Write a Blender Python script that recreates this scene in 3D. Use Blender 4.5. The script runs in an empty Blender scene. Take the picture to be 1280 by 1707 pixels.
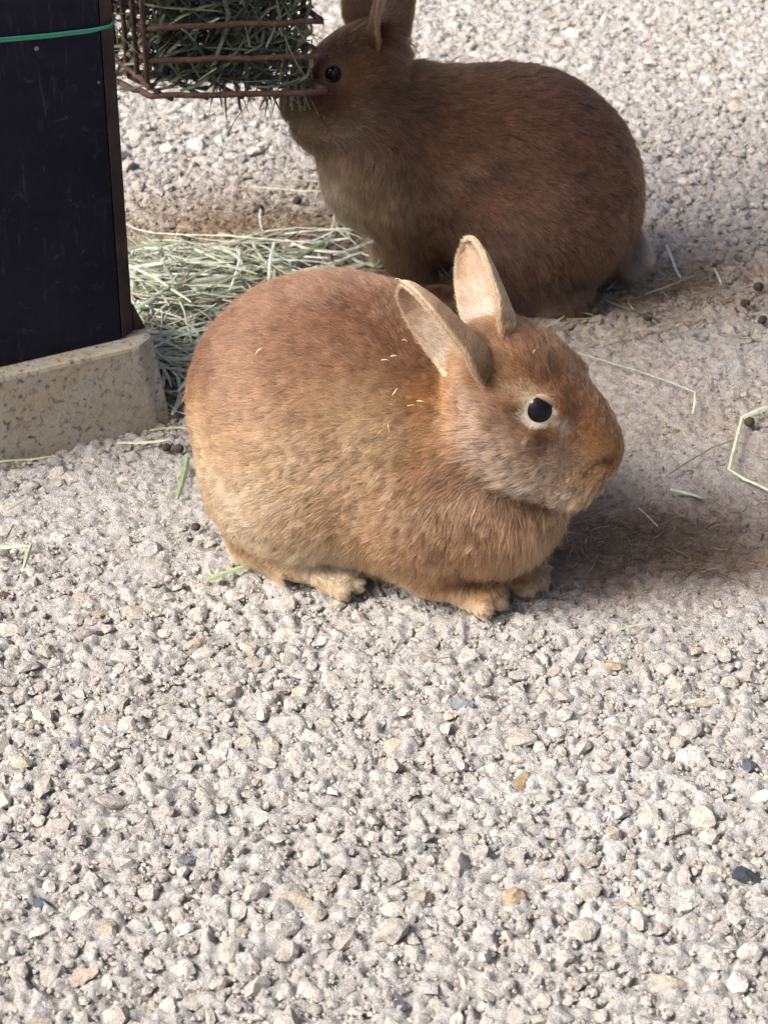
import bpy, bmesh, math, random
import numpy as np
from mathutils import Vector, Matrix, kdtree

scene = bpy.context.scene
R = math.radians
rng = np.random.default_rng(11)
random.seed(5)
VOX = 0.0026
N_FRONT, N_BACK = 380000, 240000

# ------------------------------------------------------------------ camera
CAM_H, PITCH, LENS = 0.922, R(33.0), 81.8
cam_data = bpy.data.cameras.new('camera')
cam_data.sensor_fit = 'VERTICAL'
cam_data.sensor_height = 36.0
cam_data.lens = LENS
cam_data.clip_start = 0.02
cam_data.clip_end = 500.0
cam_data.dof.use_dof = True
cam_data.dof.focus_distance = 1.55
cam_data.dof.aperture_fstop = 16.0
cam = bpy.data.objects.new('camera', cam_data)
cam.location = (0, 0, CAM_H)
cam.rotation_euler = (math.pi / 2 - PITCH, 0, 0)
scene.collection.objects.link(cam)
scene.camera = cam

# ------------------------------------------------------------------ sky and sun
SUN_EL, SUN_AZ = R(44.0), R(-112.0)      # azimuth measured from +Y (away from the lens) towards +X
world = bpy.data.worlds.new('World')
scene.world = world
world.use_nodes = True
wn = world.node_tree.nodes
wl = world.node_tree.links
bg = wn['Background']
sky = wn.new('ShaderNodeTexSky')
sky.sky_type = 'NISHITA'
sky.sun_disc = False
sky.sun_elevation = SUN_EL
sky.sun_rotation = SUN_AZ
sky.dust_density = 8.0
sky.air_density = 0.6
sky.ozone_density = 0.2
wl.new(sky.outputs[0], bg.inputs[0])
bg.inputs[1].default_value = 0.135
sun_data = bpy.data.lights.new('sun', 'SUN')
sun_data.energy = 3.4
sun_data.angle = R(18.0)
sun_data.color = (1.0, 0.985, 0.965)
sun = bpy.data.objects.new('sun', sun_data)
sd = Vector((math.sin(SUN_AZ) * math.cos(SUN_EL), math.cos(SUN_AZ) * math.cos(SUN_EL), math.sin(SUN_EL)))
sun.rotation_euler = sd.to_track_quat('Z', 'Y').to_euler()
sun.location = (-3, 3, 4)
scene.collection.objects.link(sun)
scene.view_settings.view_transform = 'Standard'
scene.view_settings.look = 'None'
scene.view_settings.gamma = 1.0
scene.view_settings.use_curve_mapping = False
scene.view_settings.exposure = 0.64
scene.render.engine = 'CYCLES'
scene.cycles.use_denoising = True
scene.cycles.denoising_prefilter = 'NONE'
scene.cycles.sample_clamp_indirect = 4.0
scene.cycles.filter_width = 1.4
scene.cycles.max_bounces = 6
scene.cycles.diffuse_bounces = 2
scene.cycles.glossy_bounces = 3
scene.cycles.transmission_bounces = 4
scene.cycles.transparent_max_bounces = 6
scene.cycles.caustics_reflective = False
scene.cycles.caustics_refractive = False
scene.cycles_curves.shape = 'RIBBONS'

# ------------------------------------------------------------------ helpers
FPX = 1707 / 36.0 * LENS


def spot(px, py, z=0.0):
    """a place on the ground (or at height z) measured from the photograph's 1280 x 1707 grid"""
    u, v = (px - 640) / FPX, (py - 853.5) / FPX
    dy = math.cos(PITCH) - v * math.sin(PITCH)
    dz = -math.sin(PITCH) - v * math.cos(PITCH)
    d = (z - CAM_H) / dz
    return Vector((u * d, dy * d, z))


def spot_at(px, py, Y):
    u, v = (px - 640) / FPX, (py - 853.5) / FPX
    dy = math.cos(PITCH) - v * math.sin(PITCH)
    dz = -math.sin(PITCH) - v * math.cos(PITCH)
    d = Y / dy
    return Vector((u * d, Y, CAM_H + dz * d))


def pixel_of(P):
    P = np.asarray(P, dtype=float)
    rel = P - np.array([0, 0, CAM_H])
    f = np.array([0, math.cos(PITCH), -math.sin(PITCH)])
    dn = np.array([0, -math.sin(PITCH), -math.cos(PITCH)])
    d = rel @ f
    return 640 + FPX * rel[..., 0] / d, 853.5 + FPX * (rel @ dn) / d, d


def link(o, parent=None):
    scene.collection.objects.link(o)
    if parent is not None:
        o.parent = parent
    return o


def tag(o, label=None, cat=None, group=None, kind=None):
    if label:
        o['label'] = label
    if cat:
        o['category'] = cat
    if group:
        o['group'] = group
    if kind:
        o['kind'] = kind
    return o


def mesh_np(name, V, F, smooth=True):
    """mesh from vertex array and a face array of one polygon size"""
    V = np.asarray(V, dtype=np.float32)
    F = np.asarray(F, dtype=np.int32)
    me = bpy.data.meshes.new(name)
    n, k = F.shape
    me.vertices.add(len(V))
    me.vertices.foreach_set('co', V.ravel())
    me.loops.add(n * k)
    me.loops.foreach_set('vertex_index', F.ravel())
    me.polygons.add(n)
    me.polygons.foreach_set('loop_start', np.arange(0, n * k, k, dtype=np.int32))
    me.polygons.foreach_set('loop_total', np.full(n, k, dtype=np.int32))
    me.polygons.foreach_set('use_smooth', np.full(n, smooth))
    me.update(calc_edges=True)
    me.validate()
    return me


def obj(name, me, mat=None, parent=None):
    o = bpy.data.objects.new(name, me)
    if mat is not None:
        me.materials.clear()
        me.materials.append(mat)
    return link(o, parent)


def vcol(me, name, C):
    C = np.asarray(C, dtype=np.float32)
    if C.shape[1] == 3:
        C = np.hstack([C, np.ones((len(C), 1), np.float32)])
    a = me.attributes.new(name, 'FLOAT_COLOR', 'POINT')
    a.data.foreach_set('color', C.ravel())


def hash3(i, j, k, seed=0):
    i = i.astype(np.uint32); j = j.astype(np.uint32); k = k.astype(np.uint32)
    h = i * np.uint32(374761393) + j * np.uint32(668265263) + k * np.uint32(2147483647) + np.uint32((seed * 974634541 + 1013904223) & 0xffffffff)
    h = (h ^ (h >> np.uint32(13))) * np.uint32(1274126177)
    h = h ^ (h >> np.uint32(16))
    return (h & np.uint32(0xffffff)).astype(np.float32) / np.float32(0xffffff)


def noise3(P, scale, seed=0):
    """value noise in 0..1"""
    with np.errstate(over='ignore'):
        P = np.asarray(P, dtype=np.float32) * np.float32(scale) + np.float32(500.0)
        I = np.floor(P).astype(np.int64)
        f = P - I
        f = f * f * (3 - 2 * f)
        out = 0
        for a in (0, 1):
            for b in (0, 1):
                for c in (0, 1):
                    w = (f[..., 0] if a else 1 - f[..., 0]) * (f[..., 1] if b else 1 - f[..., 1]) * (f[..., 2] if c else 1 - f[..., 2])
                    out = out + w * hash3(I[..., 0] + a, I[..., 1] + b, I[..., 2] + c, seed)
        return out


def fbm(P, scale, octaves=3, seed=0):
    t, a, s = 0.0, 0.5, 0.0
    for o in range(octaves):
        t = t + a * noise3(P, scale * 2 ** o, seed + o * 17)
        s += a
        a *= 0.5
    return t / s


def sstep(a, b, x):
    t = np.clip((x - a) / (b - a), 0, 1)
    return t * t * (3 - 2 * t)


# ------------------------------------------------------------------ material helpers
def new_mat(name):
    m = bpy.data.materials.new(name)
    m.use_nodes = True
    nt = m.node_tree
    return m, nt, nt.nodes, nt.links, nt.nodes['Principled BSDF']


def ramp(nodes, stops):
    r = nodes.new('ShaderNodeValToRGB')
    e = r.color_ramp.elements
    while len(e) < len(stops):
        e.new(0.5)
    for el, (p, c) in zip(e, stops):
        el.position = p
        el.color = (*c, 1) if len(c) == 3 else c
    return r


def noise_node(nodes, links, scale, detail=4, rough=0.6, coord=None, dist=0.0):
    n = nodes.new('ShaderNodeTexNoise')
    n.inputs['Scale'].default_value = scale
    n.inputs['Detail'].default_value = detail
    n.inputs['Roughness'].default_value = rough
    n.inputs['Distortion'].default_value = dist
    if coord is not None:
        links.new(coord, n.inputs['Vector'])
    return n


def bump_to(nodes, links, bsdf, height_sock, strength, dist):
    b = nodes.new('ShaderNodeBump')
    b.inputs['Strength'].default_value = strength
    b.inputs['Distance'].default_value = dist
    links.new(height_sock, b.inputs['Height'])
    links.new(b.outputs[0], bsdf.inputs['Normal'])
    return b


def mixc(nodes, links, fac, a, b, mode='MIX'):
    m = nodes.new('ShaderNodeMix')
    m.data_type = 'RGBA'
    m.blend_type = mode
    for sock, val in ((m.inputs[0], fac), (m.inputs[6], a), (m.inputs[7], b)):
        if hasattr(val, 'node'):
            links.new(val, sock)
        elif isinstance(val, (int, float)):
            sock.default_value = val
        else:
            sock.default_value = (*val, 1)
    return m.outputs[2]


# ------------------------------------------------------------------ ground: exposed-aggregate concrete
def blob(X, Y, px, py, rx, ry):
    c = spot(px, py)
    return np.exp(-(((X - c.x) / rx) ** 2 + ((Y - c.y) / ry) ** 2))


def dirt_shadow_at(X, Y):
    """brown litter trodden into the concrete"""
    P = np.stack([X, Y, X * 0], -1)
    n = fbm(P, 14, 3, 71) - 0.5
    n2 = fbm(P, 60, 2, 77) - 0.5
    d = 1.05 * blob(X, Y, 400, 400, 0.17, 0.10) + 0.85 * blob(X, Y, 1130, 470, 0.12, 0.06) + 1.5 * blob(X, Y, 1070, 915, 0.105, 0.050)  # last term: dirt plus the near rabbit's cast shadow, painted brown
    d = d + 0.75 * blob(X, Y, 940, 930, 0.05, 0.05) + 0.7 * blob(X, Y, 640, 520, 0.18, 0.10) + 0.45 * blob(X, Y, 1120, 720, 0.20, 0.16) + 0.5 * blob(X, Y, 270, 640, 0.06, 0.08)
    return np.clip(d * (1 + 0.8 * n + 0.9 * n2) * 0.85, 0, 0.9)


def worn_at(X, Y):
    """where feet have worn the stones nearly flush"""
    n = fbm(np.stack([X, Y, X * 0], -1), 10, 2, 91) - 0.5
    w = 1.0 * blob(X, Y, 1120, 740, 0.20, 0.20) + 0.5 * blob(X, Y, 900, 1010, 0.18, 0.05) + 0.6 * blob(X, Y, 150, 850, 0.16, 0.10)
    return np.clip(w + 0.5 * n, 0, 0.85)


def white_at(X, Y):
    n = fbm(np.stack([X, Y, X * 0], -1), 40, 3, 95) - 0.5
    w = blob(X, Y, 1020, 1430, 0.035, 0.085) + 0.8 * blob(X, Y, 960, 1310, 0.06, 0.02) + 0.5 * blob(X, Y, 1080, 640, 0.06, 0.03) + 0.5 * blob(X, Y, 110, 790, 0.06, 0.02)
    return np.clip(w * (1 + 2.6 * n) * 0.7, 0, 0.5)


def ground_colour(X, Y, base):
    d = dirt_shadow_at(X, Y)
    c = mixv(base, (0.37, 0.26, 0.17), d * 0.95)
    g = np.clip(0.30 * blob(X, Y, 1100, 800, 0.25, 0.18), 0, 1)
    return mixv(c, (0.30, 0.265, 0.235), g) * np.array((0.94, 0.94, 0.955))


def mixv(a, b, t):
    t = np.asarray(t).reshape(-1, 1)
    return np.asarray(a) * (1 - t) + np.asarray(b) * t


def concrete_mat(name, source):
    m, nt, nn, ll, pb = new_mat(name)
    tc = nn.new('ShaderNodeTexCoord')
    geo = nn.new('ShaderNodeNewGeometry')
    if source == 'object':
        src = nn.new('ShaderNodeObjectInfo').outputs['Color']
    else:
        a = nn.new('ShaderNodeAttribute'); a.attribute_name = 'coat'
        src = a.outputs['Color']
    pos = geo.outputs['Position']
    n1 = noise_node(nn, ll, 160, 5, 0.65, pos)
    r1 = ramp(nn, [(0.28, (0.62, 0.60, 0.58)), (0.5, (0.98, 0.98, 0.97)), (0.75, (1.22, 1.20, 1.16))])
    ll.new(n1.outputs[0], r1.inputs[0])
    c = mixc(nn, ll, 1.0, src, r1.outputs[0], 'MULTIPLY')
    n2 = noise_node(nn, ll, 700, 3, 0.7, pos)
    r2 = ramp(nn, [(0.30, (0.55, 0.53, 0.50)), (0.42, (1, 1, 1)), (0.68, (1.05, 1.05, 1.04))])
    ll.new(n2.outputs[0], r2.inputs[0])
    c = mixc(nn, ll, 0.75, c, r2.outputs[0], 'MULTIPLY')
    ll.new(c, pb.inputs['Base Color'])
    pb.inputs['Roughness'].default_value = 0.88
    pb.inputs['Specular IOR Level'].default_value = 0.25
    n3 = noise_node(nn, ll, 330, 6, 0.72, pos)
    bump_to(nn, ll, pb, n3.outputs[0], 1.0, 0.0042)
    return m


ground_mat = concrete_mat('aggregate_concrete', 'attr')
stone_mat = concrete_mat('aggregate_stone', 'object')

GX, GY0, GY1, GS = 0.56, 0.74, 2.66, 0.0025
gx = np.arange(-GX, GX + 1e-6, GS); gy = np.arange(GY0, GY1 + 1e-6, GS)
XX, YY = np.meshgrid(gx, gy, indexing='ij')
PP = np.stack([XX, YY, XX * 0], -1).reshape(-1, 3)
edge = np.minimum(np.minimum(XX + GX, GX - XX), np.minimum(YY - GY0, GY1 - YY)).ravel()
worn = worn_at(PP[:, 0], PP[:, 1])
hz_ = (fbm(PP, 210, 3, 3) - 0.5) * 0.0150 + (fbm(PP, 60, 2, 13) - 0.5) * 0.004
hz_ = (hz_ * (1 - 0.55 * worn) - 0.0019 + 0.0015 * worn) * sstep(0, 0.05, edge)
gv = PP.copy(); gv[:, 2] = hz_
nx, ny = len(gx), len(gy)
ii, jj = np.meshgrid(np.arange(nx - 1), np.arange(ny - 1), indexing='ij')
q0 = (ii * ny + jj).ravel()
gf = np.stack([q0, q0 + ny, q0 + ny + 1, q0 + 1], 1)
gb = mixv((0.40, 0.385, 0.365), (0.60, 0.58, 0.555), sstep(-0.0045, 0.0015, hz_) * 0.7 + 0.3 * fbm(PP, 45, 3, 19))
gb = mixv(gb, (0.66, 0.66, 0.66), white_at(PP[:, 0], PP[:, 1]))
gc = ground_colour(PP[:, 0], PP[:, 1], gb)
# outer sheet, butted to the detailed patch, out to the horizon
x0, x1, y0, y1 = gx[0], gx[-1], gy[0], gy[-1]
BIG = 60.0
ov = np.array([(-BIG, -BIG, 0), (BIG, -BIG, 0), (BIG, y0, 0), (-BIG, y0, 0), (-BIG, y1, 0), (BIG, y1, 0), (BIG, BIG, 0), (-BIG, BIG, 0),
               (x0, y0, 0), (x0, y1, 0), (x1, y0, 0), (x1, y1, 0)])
of = np.array([(0, 1, 2, 3), (4, 5, 6, 7), (3, 8, 9, 4), (10, 2, 5, 11)]) + len(gv)
gme = mesh_np('ground', np.vstack([gv, ov]), np.vstack([gf, of]))
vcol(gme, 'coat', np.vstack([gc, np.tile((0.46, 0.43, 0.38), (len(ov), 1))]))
ground = obj('ground', gme, ground_mat)
# beyond the modelled stones the same aggregate goes on as relief in the material
far_mat, nt, nn, ll, pb = new_mat('aggregate_concrete_far')
geo = nn.new('ShaderNodeNewGeometry')
vo = nn.new('ShaderNodeTexVoronoi'); vo.inputs['Scale'].default_value = 85
ll.new(geo.outputs['Position'], vo.inputs['Vector'])
nz = noise_node(nn, ll, 300, 4, 0.7, geo.outputs['Position'])
sep = nn.new('ShaderNodeSeparateColor'); ll.new(vo.outputs['Color'], sep.inputs[0])
rp = ramp(nn, [(0.0, (0.34, 0.33, 0.31)), (0.25, (0.50, 0.475, 0.44)), (0.7, (0.58, 0.555, 0.52)), (1.0, (0.66, 0.64, 0.60))])
ll.new(sep.outputs[0], rp.inputs[0])
rd = ramp(nn, [(0.0, (1.05, 1.05, 1.05)), (0.55, (0.9, 0.9, 0.9)), (0.85, (0.6, 0.59, 0.57))])
ll.new(vo.outputs['Distance'], rd.inputs[0])
ll.new(mixc(nn, ll, 1.0, rp.outputs[0], rd.outputs[0], 'MULTIPLY'), pb.inputs['Base Color'])
pb.inputs['Roughness'].default_value = 0.9
mth = nn.new('ShaderNodeMath'); mth.operation = 'MULTIPLY_ADD'; mth.inputs[1].default_value = -1.0
ll.new(vo.outputs['Distance'], mth.inputs[0]); ll.new(nz.outputs[0], mth.inputs[2])
bump_to(nn, ll, pb, mth.outputs[0], 1.0, 0.006)
gme.materials.append(far_mat)
for p_ in list(gme.polygons)[-4:]:
    p_.material_index = 1
tag(ground, kind='structure')

# stones bedded in it
def stone_shape(sub, seed):
    r_ = np.random.default_rng(seed)
    bm = bmesh.new()
    bmesh.ops.create_icosphere(bm, subdivisions=sub, radius=1.0)
    V = np.array([v.co[:] for v in bm.verts]); F = np.array([[v.index for v in f.verts] for f in bm.faces])
    bm.free()
    n = r_.normal(size=(13, 3)); n /= np.linalg.norm(n, axis=1)[:, None]
    d = 0.50 + 0.50 * r_.random(13)
    q = np.maximum(V @ n.T, 1e-3) / d
    rad = 1.0 / (q ** 24).sum(1) ** (1 / 24.0)
    V = V * np.minimum(rad, 1.3)[:, None]
    V *= 1 + 0.50 * (fbm(V, 2.4, 3, seed)[:, None] - 0.5)
    V /= np.abs(V[:, :2]).max()
    return V, F


PAL = 0.50 * np.array([0.60, 0.575, 0.535]) + 0.50 * np.array([(0.58, 0.52, 0.44), (0.52, 0.47, 0.40), (0.46, 0.415, 0.36), (0.64, 0.60, 0.53), (0.49, 0.40, 0.28), (0.52, 0.435, 0.37), (0.68, 0.65, 0.60), (0.30, 0.295, 0.29), (0.115, 0.13, 0.155), (0.40, 0.40, 0.41)])
PW = np.array([.22, .22, .19, .12, .06, .07, .06, .03, .004, .026]); PW = PW / PW.sum()
cell = 0.016
grid = {}
stones = []


def try_stone(x, y, r, pack):
    ci, cj = int(x // cell), int(y // cell)
    for a in (-1, 0, 1):
        for b in (-1, 0, 1):
            for (sx, sy, sr) in grid.get((ci + a, cj + b), ()):
                if (sx - x) ** 2 + (sy - y) ** 2 < ((sr + r) * pack) ** 2:
                    return False
    grid.setdefault((ci, cj), []).append((x, y, r))
    return True


def add_stone(x, y, r, col, asp=None, rz=None, rise=None):
    stones.append((x, y, r, asp or random.uniform(0.62, 0.98), random.uniform(0, 6.3) if rz is None else rz,
                   random.uniform(0.45, 0.85), rise if rise is not None else random.uniform(-0.50, 0.16), col))


# stones one recognises in the photograph
for (px, py, r, asp, rz, col) in [
        (1240, 1457, 0.0150, 0.55, -0.35, (0.06, 0.072, 0.085)), (70, 1505, 0.0078, 0.8, 0.3, (0.10, 0.13, 0.17)), (775, 1178, 0.0092, 0.8, -0.2, (0.26, 0.29, 0.32)),
        (816, 1163, 0.0058, 0.6, 0.0, (0.11, 0.12, 0.13)), (122, 1245, 0.0098, 0.5, 0.35, (0.15, 0.17, 0.20)), (308, 1430, 0.0090, 0.6, 0.1, (0.22, 0.22, 0.24)),
        (670, 1676, 0.0075, 0.6, -0.8, (0.10, 0.11, 0.14)), (1175, 1170, 0.0155, 0.48, 0.12, (0.66, 0.60, 0.50)), (35, 1268, 0.0155, 0.48, 0.1, (0.62, 0.56, 0.46)),
        (45, 1295, 0.0100, 0.6, 0.0, (0.40, 0.44, 0.47)), (850, 1495, 0.0110, 0.75, 0.2, (0.52, 0.41, 0.27)), (1015, 1110, 0.0120, 0.55, 0.0, (0.52, 0.43, 0.30)),
        (655, 1243, 0.0095, 0.8, 0.2, (0.60, 0.53, 0.42)), (1195, 918, 0.0080, 0.6, 0.2, (0.10, 0.10, 0.11)), (1145, 785, 0.0075, 0.6, 0.2, (0.12, 0.13, 0.15)),
        (165, 1022, 0.0085, 0.5, 0.1, (0.50, 0.38, 0.26)), (325, 1072, 0.0110, 0.6, 0.35, (0.60, 0.52, 0.42)), (460, 1395, 0.0085, 0.85, 0.2, (0.72, 0.70, 0.66)),
        (585, 1010, 0.0065, 0.6, 0.0, (0.20, 0.22, 0.23)), (1245, 600, 0.0140, 0.5, 0.0, (0.44, 0.33, 0.22)), (1195, 565, 0.0120, 0.5, 0.1, (0.40, 0.29, 0.20)),
        (870, 1300, 0.0100, 0.7, 0.4, (0.46, 0.37, 0.24)), (135, 1630, 0.0120, 0.6, 0.5, (0.60, 0.50, 0.42)), (215, 1440, 0.0120, 0.65, 0.3, (0.66, 0.62, 0.56)),
        (5, 990, 0.0110, 0.7, 0.3, (0.16, 0.11, 0.07)), (140, 1055, 0.0145, 0.6, 0.5, (0.45, 0.40, 0.36)), (1110, 1640, 0.0170, 0.6, 0.3, (0.55, 0.50, 0.42))]:
    p = spot(px, py)
    if try_stone(p.x, p.y, r * 0.85, 0.8):
        add_stone(p.x, p.y, r, np.array(col), asp, rz, 0.05)

PAD = 0.10


def in_view(x, y, pad):
    d = y * math.cos(PITCH) + CAM_H * math.sin(PITCH)
    return abs(x) < d * 640 / FPX + pad and 0.86 - pad < y < 2.48 + pad


for r_lo, r_hi, tries in ((0.0090, 0.0130, 2600), (0.0062, 0.0090, 30000), (0.0042, 0.0062, 70000), (0.0028, 0.0042, 60000)):
    xs = rng.uniform(-0.54, 0.54, tries); ys = rng.uniform(0.78, 2.60, tries); rs = rng.uniform(r_lo, r_hi, tries)
    cs = rng.choice(len(PAL), tries, p=PW)
    for x, y, r, c in zip(xs, ys, rs, cs):
        if in_view(x, y, PAD) and try_stone(x, y, r, 0.78):
            add_stone(x, y, r, (PAL[c] * random.uniform(0.86, 1.20) if c != 8 else np.array((0.13, 0.145, 0.17))))
SX = np.array([s[0] for s in stones]); SY = np.array([s[1] for s in stones]); SR = np.array([s[2] for s in stones])
SW = worn_at(SX, SY)
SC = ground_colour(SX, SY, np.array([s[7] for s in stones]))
u_, v_, d_ = pixel_of(np.stack([SX, SY, SX * 0], 1))
size_px = SR / d_ * FPX
hidden = ((u_ < 280) & (v_ < 770)) | (((u_ - 660) / 360) ** 2 + ((v_ - 730) / 275) ** 2 < 1) | (((u_ - 820) / 260) ** 2 + ((v_ - 310) / 210) ** 2 < 1)
seen = (u_ > 8) & (u_ < 1272) & (v_ > 8) & (v_ < 1699) & ~hidden
order = np.argsort(-np.where(seen, size_px, 0))
single = set(order[:300].tolist())


def stone_frame(k):
    x, y, r, asp, rz, fl, rise, col = stones[k]
    h = r * asp * fl
    lift_ = (rise * h) * (1 - 0.8 * SW[k]) - h * 0.70 * SW[k] - 0.0012
    return Vector((x, y, lift_)), (r, r * asp, h), rz


big_shapes = []
for q in range(24):
    V_, F_ = stone_shape(2, 100 + q)
    me_ = mesh_np('stone', V_, F_, False)
    me_.materials.append(stone_mat)
    big_shapes.append(me_)
mid_shapes = [stone_shape(2, 100 + q) for q in range(24)]
small_shapes = [stone_shape(1, 200 + q) for q in range(30)]
aV, aF, aC, off = [], [], [], 0
for k in range(len(stones)):
    loc, sc, rz = stone_frame(k)
    tx, ty = random.uniform(-0.35, 0.35), random.uniform(-0.35, 0.35)
    if k in single:
        o = bpy.data.objects.new('stone', big_shapes[k % 24])
        o.location = loc; o.scale = sc; o.rotation_euler = (tx, ty, rz)
        o.color = (*SC[k], 1)
        link(o, ground)
    else:
        V_, F_ = mid_shapes[k % 24] if seen[k] and size_px[k] > 11 else small_shapes[k % 30]
        M = np.array(Matrix.Rotation(rz, 3, 'Z') @ Matrix.Rotation(tx, 3, 'X') @ Matrix.Rotation(ty, 3, 'Y'))
        aV.append((V_ * np.array(sc)) @ M.T + np.array(loc))
        aF.append(F_ + off)
        aC.append(np.tile(SC[k], (len(V_), 1)))
        off += len(V_)
# loose crumbs of grit and broken cement between the stones
grit = [stone_shape(1, 300 + q) for q in range(4)]
bm = bmesh.new(); bmesh.ops.create_icosphere(bm, subdivisions=1, radius=1.0)
bm.verts.ensure_lookup_table()
i0V = np.array([v.co[:] for v in bm.verts]); bm.free()
oct_V = np.array([(1, 0, 0), (-1, 0, 0), (0, 1, 0), (0, -1, 0), (0, 0, 1), (.5, .5, .6), (-.6, .4, .5), (.3, -.6, .7)])
hull = bmesh.new()
for v in oct_V:
    hull.verts.new(v)
bmesh.ops.convex_hull(hull, input=hull.verts)
bmesh.ops.triangulate(hull, faces=hull.faces)
hull.verts.ensure_lookup_table(); hull.verts.index_update()
gV0 = np.array([v.co[:] for v in hull.verts]); gF0 = np.array([[v.index for v in f.verts] for f in hull.faces]); hull.free()
ng = 56000
xs = rng.uniform(-0.5, 0.5, ng); ys = rng.uniform(0.80, 2.5, ng)
wg = worn_at(xs, ys)
rs = rng.uniform(0.0008, 0.0024, ng) * (1 - 0.5 * wg)
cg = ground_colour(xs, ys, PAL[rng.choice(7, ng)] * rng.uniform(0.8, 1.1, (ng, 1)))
an = rng.uniform(0, 6.28, ng)
for k in range(ng):
    if not in_view(xs[k], ys[k], 0.04):
        continue
    c, s_ = math.cos(an[k]), math.sin(an[k])
    M = np.array([[c, -s_, 0], [s_, c, 0], [0, 0, 0.8]]) * rs[k]
    aV.append(gV0 @ M.T + np.array((xs[k], ys[k], -0.0014 + 0.0010 * wg[k])))
    aF.append(gF0 + off); aC.append(np.tile(cg[k], (len(gV0), 1)))
    off += len(gV0)
pm = mesh_np('pebbles', np.vstack(aV), np.vstack(aF), False)
vcol(pm, 'coat', np.vstack(aC))
pebbles = obj('pebbles', pm, ground_mat, ground)
tag(pebbles, kind='stuff')

# ------------------------------------------------------------------ post, plinth, cord, added shade boards, hay feeder
def prism(bm, bottom, top):
    b = [bm.verts.new(p) for p in bottom]; t = [bm.verts.new(p) for p in top]
    n = len(b)
    for i in range(n):
        bm.faces.new((b[i], b[(i + 1) % n], t[(i + 1) % n], t[i]))
    bm.faces.new(b[::-1]); bm.faces.new(t)


def bm_obj(name, bm, mat, parent=None, bevel=0.0, seg=2, smooth=False):
    bmesh.ops.recalc_face_normals(bm, faces=bm.faces)
    if bevel:
        bmesh.ops.bevel(bm, geom=[e for e in bm.edges], offset=bevel, segments=seg, profile=0.6, affect='EDGES')
    me = bpy.data.meshes.new(name)
    bm.to_mesh(me); bm.free()
    if smooth:
        me.polygons.foreach_set('use_smooth', [True] * len(me.polygons))
    return obj(name, me, mat, parent)


def tube(bm, pts, r, n=8, flat=1.0, closed_ends=True):
    """round bar along a polyline"""
    pts = [Vector(p) for p in pts]
    rings = []
    pu = None
    for i, p in enumerate(pts):
        a = pts[max(0, i - 1)]; b = pts[min(len(pts) - 1, i + 1)]
        d = (b - a).normalized()
        u = (pu - d * pu.dot(d)) if pu else d.orthogonal()
        u.normalize(); pu = u
        w = d.cross(u)
        rr = r[i] if isinstance(r, (list, tuple)) else r
        rings.append([bm.verts.new(p + u * rr * math.cos(2 * math.pi * k / n) + w * rr * flat * math.sin(2 * math.pi * k / n)) for k in range(n)])
    for i in range(len(rings) - 1):
        for k in range(n):
            bm.faces.new((rings[i][k], rings[i][(k + 1) % n], rings[i + 1][(k + 1) % n], rings[i + 1][k]))
    if closed_ends:
        bm.faces.new(rings[0][::-1]); bm.faces.new(rings[-1])


# materials
post_mat, nt, nn, ll, pb = new_mat('scuffed_navy_paint')
geo = nn.new('ShaderNodeNewGeometry')
n1 = noise_node(nn, ll, 9, 6, 0.65, geo.outputs['Position'])
r1 = ramp(nn, [(0.35, (0.0030, 0.0036, 0.0115)), (0.6, (0.0055, 0.0062, 0.018)), (0.8, (0.013, 0.0135, 0.027))])
ll.new(n1.outputs[0], r1.inputs[0])
n2 = noise_node(nn, ll, 85, 5, 0.75, geo.outputs['Position'], 0.6)
r2 = ramp(nn, [(0.60, (0, 0, 0)), (0.72, (1, 1, 1))])
ll.new(n2.outputs[0], r2.inputs[0])
c = mixc(nn, ll, r2.outputs[0], r1.outputs[0], (0.04, 0.038, 0.044))
mp = nn.new('ShaderNodeMapping'); mp.inputs['Scale'].default_value = (1, 1, 0.12); mp.inputs['Rotation'].default_value = (0.3, 0.2, 0)
ll.new(geo.outputs['Position'], mp.inputs['Vector'])
n6 = noise_node(nn, ll, 160, 4, 0.8, mp.outputs[0], 0.4)
r6 = ramp(nn, [(0.58, (0, 0, 0)), (0.70, (0.7, 0.7, 0.7))])
ll.new(n6.outputs[0], r6.inputs[0])
c = mixc(nn, ll, r6.outputs[0], c, (0.030, 0.031, 0.042))
n7 = nn.new('ShaderNodeTexVoronoi'); n7.inputs['Scale'].default_value = 26
ll.new(geo.outputs['Position'], n7.inputs['Vector'])
r7 = ramp(nn, [(0.035, (1, 1, 1)), (0.05, (0, 0, 0))])
ll.new(n7.outputs['Distance'], r7.inputs[0])
c = mixc(nn, ll, r7.outputs[0], c, (0.22, 0.20, 0.18))
ll.new(c, pb.inputs['Base Color'])
n3 = noise_node(nn, ll, 40, 5, 0.7, geo.outputs['Position'])
r3 = ramp(nn, [(0.3, (0.42, 0.42, 0.42)), (0.7, (0.75, 0.75, 0.75))])
ll.new(n3.outputs[0], r3.inputs[0]); ll.new(r3.outputs[0], pb.inputs['Roughness'])
pb.inputs['Specular IOR Level'].default_value = 0.18
n4 = noise_node(nn, ll, 500, 3, 0.6, geo.outputs['Position'])
bump_to(nn, ll, pb, n4.outputs[0], 0.25, 0.0008)

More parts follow.
